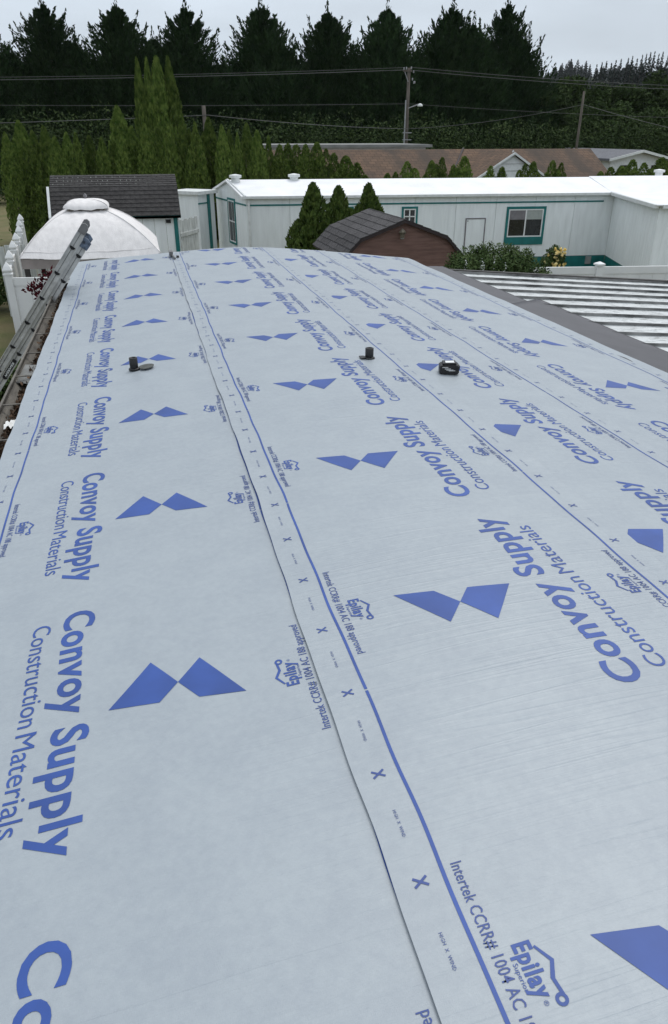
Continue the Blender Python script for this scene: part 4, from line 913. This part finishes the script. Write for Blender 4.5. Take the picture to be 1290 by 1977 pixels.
# ================================================================== canopy (gazebo)
gc = Vector((0, 0, 0)); cl, cr = at(37, 499, 15.4), at(311, 489, 15.4); gx0, gx1 = cl.x, cr.x; gw = (gx1 - gx0) / 2; gcx = (gx0 + gx1) / 2; gcy = 15.4 + gw; gez = (cl.z + cr.z) / 2
top_ = at(168, 402, gcy); gtz = top_.z - .02; tw = .36
gz_ = empty('gazebo', (gcx, gcy, 0), 'faded white fabric gazebo canopy with small vent cap and finial', 'gazebo')
ns, ntv = 17, 13; tcx = top_.x - gcx
for side in range(4):
    V = []
    for j in range(ntv):
        t = j / (ntv - 1); wd = gw + (tw - gw) * t; zc = gez + (gtz - gez) * (1.62 * t - .62 * t * t)
        for i in range(ns):
            s = -1 + 2 * i / (ns - 1); sag = -.055 * (1 - s * s) * (1 - t) ** .5 + .05 * (1 - s * s) * math.sin(t * math.pi) + .006 * math.sin(14 * s + 9 * t) + .008 * math.sin(5 * s + 3) * math.sin(7 * t)
            x, y = s * wd, -wd
            for _ in range(side): x, y = -y, x
            V.append((gcx + x + tcx * t, gcy + y, zc + sag))
    link('canopy_panel', mesh_np('canopy_panel', V, gridfaces(ntv, ns)), M['canopy'], gz_, True)
    V = []
    for i in range(ns):
        s = -1 + 2 * i / (ns - 1)
        for zz_ in (0, 1):
            x, y = s * gw * .985, -gw * .985
            for _ in range(side): x, y = -y, x
            V.append((gcx + x, gcy + y, gez - .055 * (1 - s * s) - .012 - zz_ * (.19 - .13 * (i / (ns - 1) if side == 0 else .5))))
    link('valance', mesh_np('valance', V, gridfaces(ns, 2)), M['valance'], gz_, True)
    # piping along the hips
    pts = []
    for j in range(ntv):
        t = j / (ntv - 1); wd = gw + (tw - gw) * t; zc = gez + (gtz - gez) * (1.62 * t - .62 * t * t); x, y = wd, -wd
        for _ in range(side): x, y = -y, x
        pts.append(Vector((gcx + x + tcx * t, gcy + y, zc + .004)))
    MB().path(pts, .011, 6).build('hip_piping', M['canopy'], gz_, True)
    hem = []
    for i in range(ns):
        s = -1 + 2 * i / (ns - 1); t = .085; wd = gw + (tw - gw) * t; zc = gez + (gtz - gez) * (1.62 * t - .62 * t * t); sag = -.055 * (1 - s * s) * (1 - t) ** .5 + .05 * (1 - s * s) * math.sin(t * math.pi) + .006 * math.sin(14 * s + 9 * t); x, y = s * wd, -wd
        for _ in range(side): x, y = -y, x
        hem.append(Vector((gcx + x + tcx * t, gcy + y, zc + sag + .001)))
    MB().path(hem, .006, 5).build('hem_seam', M['canopy'], gz_, True)
    x, y = gw * .93, -gw * .93
    for _ in range(side): x, y = -y, x
    MB().box((gcx + x - .045, gcy + y - .045, 0), (gcx + x + .045, gcy + y + .045, gez - .03)).build('post', M['post_dark'] if side else M['vinyl'], gz_)
V = []; tw2 = tw + .07
for side in range(4):
    V = []
    for j in range(7):
        t = j / 6; wd = tw2 * math.cos(t * math.pi / 2 * .97); zc = gtz + .055 + .15 * math.sin(t * math.pi / 2)
        for i in range(9):
            s = -1 + 2 * i / 8; x, y = s * wd, -wd
            for _ in range(side): x, y = -y, x
            V.append((gcx + tcx + x, gcy + y, zc - (.035 * (1 - s * s) + .012 * math.sin(9 * s + side)) * (1 - t)))
    link('vent_cap', mesh_np('vent_cap', V, gridfaces(7, 9)), M['canopy'], gz_, True)
MB().lathe((gcx + tcx, gcy, gtz - .05), [(tw * .92, 0), (tw * .90, .10)], 4, True).build('vent_curb', M['valance'], gz_)
MB().lathe((gcx + tcx, gcy, gtz + .19), [(.02, 0), (.02, .03), (.038, .05), (.036, .075), (.012, .10), (.004, .11)], 10).build('finial', M['door_grey'], gz_, True)

# ================================================================== fences on the left
def cap(mb, c, wd, h):
    mb.lathe(c, [(wd * .62, 0), (wd * .62, h * .10), (wd * .42, h * .16), (wd * .42, h * .26), (wd * .60, h * .30), (wd * .62, h * .40), (wd * .40, h * .68), (wd * .10, h * .96), (.004, h)], 4, True)
lfen = empty('vinyl_fence', (-2.6, 17, 0), 'white vinyl fence with pointed post caps running back along the left edge', 'fence')
ptop = 1.72; posts = []
for (px, py) in ((11.2, 506), (15.8, 483), (22.8, 464), (28.8, 449), (34.5, 435), (35.5, 424), (37.5, 413)):
    q = onz(px, py, ptop + .24); posts.append(q)
for i, q in enumerate(posts):
    mb = MB(); mb.box((q.x - .064, q.y - .064, 0), (q.x + .064, q.y + .064, ptop + .02)); po = mb.build('post', M['vinyl'], lfen)
    mb = MB(); cap(mb, (q.x, q.y, ptop + .02), .128, .22); mb.build('post_cap', M['vinyl'], po)
for i in range(len(posts) - 1):
    a_, b_ = posts[i], posts[i + 1]; f_ = Frame((a_.x, a_.y), (b_.x, b_.y)); n = 6
    mb = MB(); f_.box(mb, .07, f_.len - .07, ptop - .16, ptop - .02, -.02, .02); mb.build('rail', M['vinyl'], lfen)
    for j in range(n):
        mb = MB(); f_.box(mb, .07 + (f_.len - .14) * j / n + .003, .07 + (f_.len - .14) * (j + 1) / n - .003, .05, ptop - .16, -.011, .011); mb.build('board', M['vinyl'], lfen)
xf = empty('vinyl_fence', (-2, 13.6, 0), 'plain white vinyl fence section facing the roof, behind the ladder', 'fence')
p0 = posts[0]; f_ = Frame((p0.x, p0.y), (p0.x + 2.3, p0.y - .35)); zt_ = at(50, 535, p0.y).z
mb = MB(); f_.box(mb, .07, f_.len, zt_ - .14, zt_, -.022, .022); mb.build('rail', M['vinyl'], xf)
for j in range(8):
    mb = MB(); f_.box(mb, .07 + (f_.len - .07) * j / 8 + .002, .07 + (f_.len - .07) * (j + 1) / 8 - .002, .05, zt_ - .14, -.012, .012); mb.build('board', M['vinyl'], xf)
bf = empty('board_fence', (-1, 21, 0), 'weathered white board fence seen under the canopy edge', 'fence')
f_ = Frame((-3.3, 19.3), (-.3, 19.4))
for j in range(19):
    mb = MB(); f_.box(mb, f_.len * j / 19 + .006, f_.len * (j + 1) / 19 - .006, .05, 1.66 + (.03 if j % 2 else 0), -.012, .012); mb.build('board', M['old_white_board'], bf)
for z in (.5, 1.3): mb = MB(); f_.box(mb, 0, f_.len, z, z + .09, -.06, -.014); mb.build('rail', M['old_white_board'], bf)
wf = empty('wood_fence', (-2.9, 13, 0), 'dark red-brown wooden boards at the left frame edge beside the white fence', 'fence')
f_ = Frame((-4.2, 13.2), (-2.62, 13.15))
for j in range(10):
    mb = MB(); f_.box(mb, f_.len * j / 10 + .004, f_.len * (j + 1) / 10 - .004, .03, 1.22, -.012, .012); mb.build('board', M['wood_fence'], wf)
# ------------------------------------------------------------------ shrubs on the left
p = at(6, 470, 20); plant('leafy_shrub', (p.x - .9, 20.5, 0), blob_mesh(71, [(0, 0, 1.0, .9, .9, .9), (-.5, .3, 1.4, .7, .6, .6), (.5, -.2, .7, .6, .6, .6), (.1, .6, 1.7, .5, .5, .5)], 5200, .10), M['shrub'], trunk_mesh(1.2, .05, .02, 3, 5), 'mid green leafy shrub left of the white fence posts', 'shrub')
p = onz(45, 690, .3); plant('leafy_shrub', (-2.35, 12.9, 0), blob_mesh(72, [(0, 0, .30, .45, .4, .3), (.35, .1, .25, .3, .3, .25), (-.4, 0, .22, .3, .3, .22)], 2600, .085), M['shrub'], trunk_mesh(.4, .03, .01, 4, 4), 'low dark green shrub at the foot of the white fence', 'shrub')
# Japanese maple sprays in front of the white fence
mp_ = empty('maple_shrub', (-1.5, 12.6, 0), 'dark red maple sprays in front of the white fence, beside the ladder', 'maple')
ml_ = []; r = np.random.default_rng(8); tw_ = MB()
for (px, py, m_) in ((62, 553, 34), (70, 560, 30), (84, 548, 44), (92, 538, 44), (98, 528, 30), (78, 566, 24), (104, 552, 40), (110, 540, 30)):
    c = at(px, py, 12.4); ml_.append(np.array(c) + r.normal(size=(m_, 3)) * [.06, .06, .045]); tw_.tube((-1.45, 12.6, .9), tuple(c), .010, .004, 5)
P = np.concatenate(ml_); V, F = leafcloud(P, r.uniform(.045, .095, len(P)), np.array([0, -.3, -.6]), .5, .8, r); link('foliage', mesh_np('foliage', V, F), M['maple'], mp_)
tw_.tube((-1.5, 12.6, 0), (-1.45, 12.6, .95), .03, .02, 7); tw_.build('trunk', M['bark'], mp_)
# grass on the left lawn
n = 26000; P = np.stack([RNG.uniform(-4.2, -.7, n), RNG.uniform(7.5, 13.1, n), RNG.uniform(.0, .03, n)], -1); V, F = leafcloud(P, RNG.uniform(.05, .13, n), np.array([0, 0, 1.6]), .14, .7); setk(link('grass', mesh_np('grass', V, F), M['grass']), 'short patchy lawn grass below the ladder', 'grass', kind='stuff')

# ================================================================== right-hand fence, shrubs, rose
rfn = empty('vinyl_fence', (11, 14, 0), 'white vinyl fence with flat post cap in front of the teal skirting', 'fence')
a_ = at(1040, 519, 14.0); c_ = at(1156, 511, 13.9); b_ = at(1290, 513, 13.3); rt = c_.z - .02
f_ = Frame((a_.x - .6, 14.05), (b_.x + 1.2, 13.3))
zz_ = [f_.px(1065, 517)[1], f_.px(1156, 514)[1], f_.px(1290, 513)[1]]; rt = sum(zz_) / 3
mb = MB(); f_.box(mb, 0, f_.len, rt - .14, rt, -.025, .025); mb.build('rail', M['vinyl'], rfn)
for j in range(16):
    mb = MB(); f_.box(mb, f_.len * j / 16 + .002, f_.len * (j + 1) / 16 - .002, .05, rt - .14, -.012, .012); mb.build('board', M['vinyl'], rfn)
s_ = f_.px(1156, 520)[0]
for ss in (s_, s_ - 2.4, s_ + 2.4):
    if ss < 0 or ss > f_.len: continue
    mb = MB(); f_.box(mb, ss - .064, ss + .064, 0, rt + .03, -.064, .064); po = mb.build('post', M['vinyl'], rfn)
    c = f_.p(ss, rt + .03); mb = MB(); mb.lathe(c, [(.085, 0), (.085, .03), (.06, .045), (.01, .07)], 4, True); mb.build('post_cap', M['vinyl'], po)
bl = []
for (px, py, Y, s) in ((893, 505, 12.2, .22), (915, 492, 12.4, .26), (945, 492, 12.2, .28), (975, 490, 12.3, .27), (1005, 500, 12.0, .24), (1030, 515, 11.8, .20), (905, 515, 11.9, .26), (950, 512, 11.8, .30), (990, 512, 11.8, .28), (1050, 527, 11.6, .13), (880, 497, 12.4, .15), (1018, 488, 12.2, .12), (930, 483, 12.3, .14), (985, 482, 12.3, .13)):
    p = at(px, py, Y); bl.append((p.x, p.y, p.z - s * .3, s * 1.15, s * 1.1, s)); bl.append((p.x, p.y, p.z - s * 1.6, s * 1.3, s * 1.2, s * 1.3))
p = at(960, 500, 12.2); e = empty('leafy_shrub', (p.x, p.y, 0), 'leafy green shrub with pale flower spikes beside the brown shed, above the patio roof', 'shrub')
link('foliage', blob_mesh(81, bl, 22000, .058, .36, .5), M['shrub'], e); tm_ = trunk_mesh(1.4, .05, .02, 5, 6); tm_.transform(Matrix.Translation((p.x, p.y, 0))); link('trunk', tm_, M['bark'], e)
for (px, py) in ((930, 510), (933, 517), (955, 503), (975, 518), (900, 508)):
    c = at(px, py, 11.55); V, F = leafcloud(np.array(c) + RNG.normal(size=(26, 3)) * [.012, .012, .05], .022); link('flower_spike', mesh_np('flower_spike', V, F), M['label_white'], e)
rY = 19.5; p = at(1068, 494, rY); e = empty('rose_bush', (p.x, rY, 0), 'pale yellow flowering rose bush against the teal skirting', 'rose bush')
bl = [(p.x, rY, p.z - .05, .26, .26, .25), (p.x - .16, rY, p.z - .16, .2, .2, .2), (p.x + .2, rY, p.z - .14, .2, .2, .2), (p.x + .05, rY, p.z + .12, .2, .2, .17), (p.x, rY, p.z - .4, .25, .25, .3)]
link('foliage', blob_mesh(82, bl, 2200, .075, .5, .5), M['shrub'], e); tm_ = trunk_mesh(.9, .03, .015, 6, 5); tm_.transform(Matrix.Translation((p.x, rY, 0))); link('trunk', tm_, M['bark'], e)
r = np.random.default_rng(4)
for i in range(34):
    a = r.uniform(0, 6.28); q = Vector((p.x + math.cos(a) * r.uniform(.02, .34), rY - .22 + r.uniform(-.06, .1), p.z + r.uniform(-.24, .26) - .02)); V, F = leafcloud(np.array(q) + r.normal(size=(9, 3)) * .014, .075 * r.uniform(.7, 1.2), None, .9); link('bloom', mesh_np('bloom', V, F), M['petal'], e)

# ================================================================== brown-roofed house and neighbours
BY = 36.0
bh = empty('brown_roof_house', (18, BY + 2, 0), 'long house with weathered brown shingle roof and small white gable', 'house')
rl, rr_ = at(560, 289, BY + 3), at(1140, 287, BY + 3); el, er = at(545, 352, BY), at(1178, 352, BY); rz = (rl.z + rr_.z) / 2; ez = 1.95
FH = Frame((el.x - 3, BY), (er.x, BY))
MB().prism([FH.p(0, ez, .4), FH.p(FH.len, ez, .4), Vector((rr_.x, BY + 3, rz)), Vector((el.x - 3, BY + 3, rz))], (0, 0, -.08)).build('roof_slope', M['roof_brown'], bh)
MB().prism([FH.p(FH.len, ez, .4), FH.p(FH.len, ez, -6.4), Vector((rr_.x, BY + 3, rz))], (0, 0, -.08)).build('roof_hip', M['roof_brown'], bh)
MB().prism([FH.p(0, ez, -6.4), FH.p(FH.len, ez, -6.4), Vector((rr_.x, BY + 3, rz)), Vector((el.x - 3, BY + 3, rz))], (0, 0, -.08)).build('roof_slope', M['roof_brown'], bh)
mb = MB(); FH.box(mb, .2, FH.len - .3, 0, ez - .1, -5.9, 0); mb.build('wall', M['white_siding'], bh)
mb = MB(); FH.box(mb, 0, FH.len, ez - .20, ez - .085, .36, .42); mb.build('fascia', M['home_trim'], bh)
gp_, gl, gr = at(990, 297, BY - .9), at(903, 350, BY - .9), at(1067, 350, BY - .9); gzb = 1.75; gzp = gp_.z; ghw = (gr.x - gl.x) / 2 + .25; gxc = gp_.x
MB().prism([(gxc - ghw - .15, BY - 1.1, gzb - .1), (gxc, BY - 1.1, gzp + .02), (gxc, BY + 3.0, gzp + .02), (gxc - ghw - .15, BY + 2.2, gzb - .1)], (0, 0, .07)).build('gable_roof', M['roof_brown'], bh)
MB().prism([(gxc, BY - 1.1, gzp + .02), (gxc + ghw + .15, BY - 1.1, gzb - .1), (gxc + ghw + .15, BY + 2.2, gzb - .1), (gxc, BY + 3.0, gzp + .02)], (0, 0, .07)).build('gable_roof', M['roof_brown'], bh)
for i in range(7):
    z0 = gzb - .5 + i * .30; z1 = z0 + .285; w0 = ghw * max(0, (gzp - .05 - z0)) / (gzp - gzb + .001); w1 = ghw * max(0, (gzp - .05 - z1)) / (gzp - gzb + .001); w0, w1 = min(w0, ghw), min(w1, ghw)
    if w0 <= .02: continue
    MB().hexa([(gxc - w0, BY - 1.0, z0), (gxc + w0, BY - 1.0, z0), (gxc + w0, BY - .9, z0), (gxc - w0, BY - .9, z0), (gxc - w1, BY - .97, z1), (gxc + w1, BY - .97, z1), (gxc + w1, BY - .9, z1), (gxc - w1, BY - .9, z1)]).build('siding_board', M['white_siding'], bh)
for s in (-1, 1):
    a_ = Vector((gxc + s * (ghw + .18), BY - 1.16, gzb - .16)); b_ = Vector((gxc, BY - 1.16, gzp - .02)); MB().prism([a_, b_, b_ + Vector((0, 0, .10)), a_ + Vector((0, 0, .10))], (0, .05, 0)).build('barge_board', M['home_trim'], bh)
MB().tube(Vector((gxc - ghw * .95, BY + .6, ez + .35)), Vector((gxc - ghw * .35, BY + 3, rz + .03)), .05).build('valley_flashing', M['brown_trim'], bh)
# pale flat roof behind it
fl0, fl1 = at(500, 281, 44), at(835, 281, 44); fh = empty('flat_roof_house', (fl0.x + 5, 45, 0), 'low pale flat roof just visible behind the brown roof', 'house')
MB().box((fl0.x, 44, fl0.z - .12), (fl1.x, 50, fl0.z + .03)).build('roof', M['flat_roof'], fh); MB().box((fl0.x + .3, 44.3, 0), (fl1.x - .3, 49.7, fl0.z - .12)).build('wall', M['white_siding'], fh)
# white gabled house at far right
WY = 46; wp, wl, wr = at(1236, 289, WY), at(1172, 306, WY), at(1312, 310, WY); hs = empty('gabled_house', (wp.x, WY + 4, 0), 'white gabled house with grey roof at the far right', 'house')
ze = wl.z; hwd = wp.x - wl.x; MB().prism([(wp.x - hwd + .3, WY, 0), (wp.x + hwd - .3, WY, 0), (wp.x + hwd - .3, WY, ze), (wp.x, WY, wp.z - .12), (wp.x - hwd + .3, WY, ze)], (0, 9, 0)).build('wall', M['white_siding'], hs)
for s in (-1, 1):
    MB().prism([(wp.x, WY - .4, wp.z), (wp.x + s * hwd * 1.02, WY - .4, ze), (wp.x + s * hwd * 1.02, WY - .4, ze - .14), (wp.x, WY - .4, wp.z - .14)], (0, 10, 0)).build('roof_slope', M['grey_roof'], hs)
    MB().prism([(wp.x, WY - .46, wp.z), (wp.x + s * hwd * 1.03, WY - .46, ze - .01), (wp.x + s * hwd * 1.03, WY - .46, ze - .16), (wp.x, WY - .46, wp.z - .15)], (0, .05, 0)).build('barge_board', M['home_trim'], hs)
for px0, px1 in ((1196, 1220), (1256, 1282)):
    f_ = Frame((wp.x - hwd, WY), (wp.x + hwd, WY)); s0, zt_ = f_.px(px0, 317); s1, _ = f_.px(px1, 317); mb = MB(); f_.box(mb, s0, s1, zt_ - .9, zt_, .004, .03); wn = mb.build('window', M['home_trim'], hs); mb = MB(); f_.box(mb, s0 + .06, s1 - .06, zt_ - .85, zt_ - .06, .03, .034); mb.build('pane', M['glass'], wn)

# ================================================================== poles and wires
def pole(px, py, Y, label, r0=.13, r1=.10):
    p = at(px, py, Y); e = empty('utility_pole', (p.x, Y, 0), label, 'utility pole', 'wooden utility poles'); MB().tube((p.x, Y, 0), (p.x - .0, Y, p.z), r0, r1, 10).build('shaft', M['pole'], e, True); return e, p
e, p1 = pole(790, 131, 50, 'wooden utility pole with crossarm and lamp in front of the dark cypresses', .12, .095)
MB().box((p1.x - .42, 49.82, p1.z - .22), (p1.x + .16, 49.92, p1.z - .12)).build('crossarm', M['pole'], e)
MB().tube((p1.x - .34, 49.87, p1.z - .17), (p1.x - .06, 49.9, p1.z - .75), .025).build('brace', M['galv'], e)
for dx, dz in ((-.38, -.06), (-.22, -.04), (.10, -.02), (.26, -.22), (.30, -.8), (.36, -.78), (.2, -.62)):
    MB().lathe((p1.x + dx, 49.86, p1.z + dz - .06), [(.03, 0), (.05, .03), (.03, .06), (.05, .09), (.02, .14)], 8).build('insulator', M['galv'], e)
MB().tube((p1.x, 49.9, p1.z - 2.2), (p1.x + .62, 49.7, p1.z - 1.98), .03).build('lamp_arm', M['galv'], e)
MB().lathe((p1.x + .72, 49.68, p1.z - 2.10), [(.16, 0), (.18, .04), (.13, .13), (.02, .17)], 12).build('lamp_head', M['home_trim'], e, True)
MB().tube((p1.x - .22, 49.8, .3), (p1.x - .2, 49.8, p1.z - 1.75), .04).build('conduit', M['galv'], e)
for dz in (3.6, 4.0): MB().box((p1.x - .3, 49.85, p1.z - dz), (p1.x + .3, 49.9, p1.z - dz + .05)).build('step_bracket', M['galv'], e)
e2, p2 = pole(1128, 176, 48, 'bare grey utility pole rising behind the brown roof end', .09, .07)
e3, p3 = pole(393, 204, 44, 'short wooden utility pole rising above the hedge', .12, .10)
def wire(a, b, sag, label, r=.014, n=22):
    a = Vector(a); b = Vector(b); pts = [a.lerp(b, i / n) - Vector((0, 0, sag * 4 * (i / n) * (1 - i / n))) for i in range(n + 1)]; o = MB().path(pts, r, 5).build('power_line', M['wire'], None, True); setk(o, label, 'power line', 'overhead power lines')
LX = at(-260, 151, 50); RX = at(1700, 222, 44)
ax = Vector((p1.x, 49.87, p1.z))
wire(ax + Vector((-.38, 0, .0)), at(-330, 150, 50), .15, 'upper power line running left from the pole crossarm to the frame edge', .010)
wire(ax + Vector((-.2, 0, -.12)), at(-330, 157, 50), .12, 'second power line running left just below the topmost one', .016)
wire(ax + Vector((.12, 0, .02)), at(1560, 172, 50), .25, 'upper power line running right from the pole towards the hill')
wire(ax + Vector((.26, 0, -.14)), at(1560, 180, 50), .25, 'second power line running right just below the topmost one', .016)
wire(ax + Vector((0, 0, -1.95)), at(-330, 200, 50), .1, 'thin middle wire running left from the pole', .010)
wire(ax + Vector((0, 0, -1.95)), at(1560, 232, 50), .2, 'thin middle wire running right from the pole', .010)
wire(p3 - Vector((0, .1, .45)), at(-330, 246, 44), .05, 'low wire running left from the short pole above the hedge', .016)
wire(p3 - Vector((0, .1, .42)), (p1.x, 49.8, p1.z - 3.35), .12, 'low wire between the short pole and the tall pole', .016)
wire((p1.x, 49.8, p1.z - 3.35), p2 - Vector((0, .1, .75)), .22, 'low wire between the tall pole and the bare grey pole', .013)
wire(p2 - Vector((0, .1, .75)), at(1420, 275, 40), .1, 'low wire running right and down from the bare grey pole', .013)

# ------------------------------------------------------------------ thin damp air over the whole place
hm = bpy.data.materials.new('damp_air'); hm.use_nodes = True; t = hm.node_tree; t.nodes.clear(); o_ = N(t, 'ShaderNodeOutputMaterial'); v_ = N(t, 'ShaderNodeVolumePrincipled')
v_.inputs['Color'].default_value = (.90, .95, 1.0, 1); v_.inputs['Density'].default_value = .00007; t.links.new(v_.outputs[0], o_.inputs['Volume'])
setk(MB().box((-880, -55, -2.5), (890, 1400, 95)).build('haze', hm), 'thin pale damp air fading the far wooded ridge', 'haze', kind='stuff')
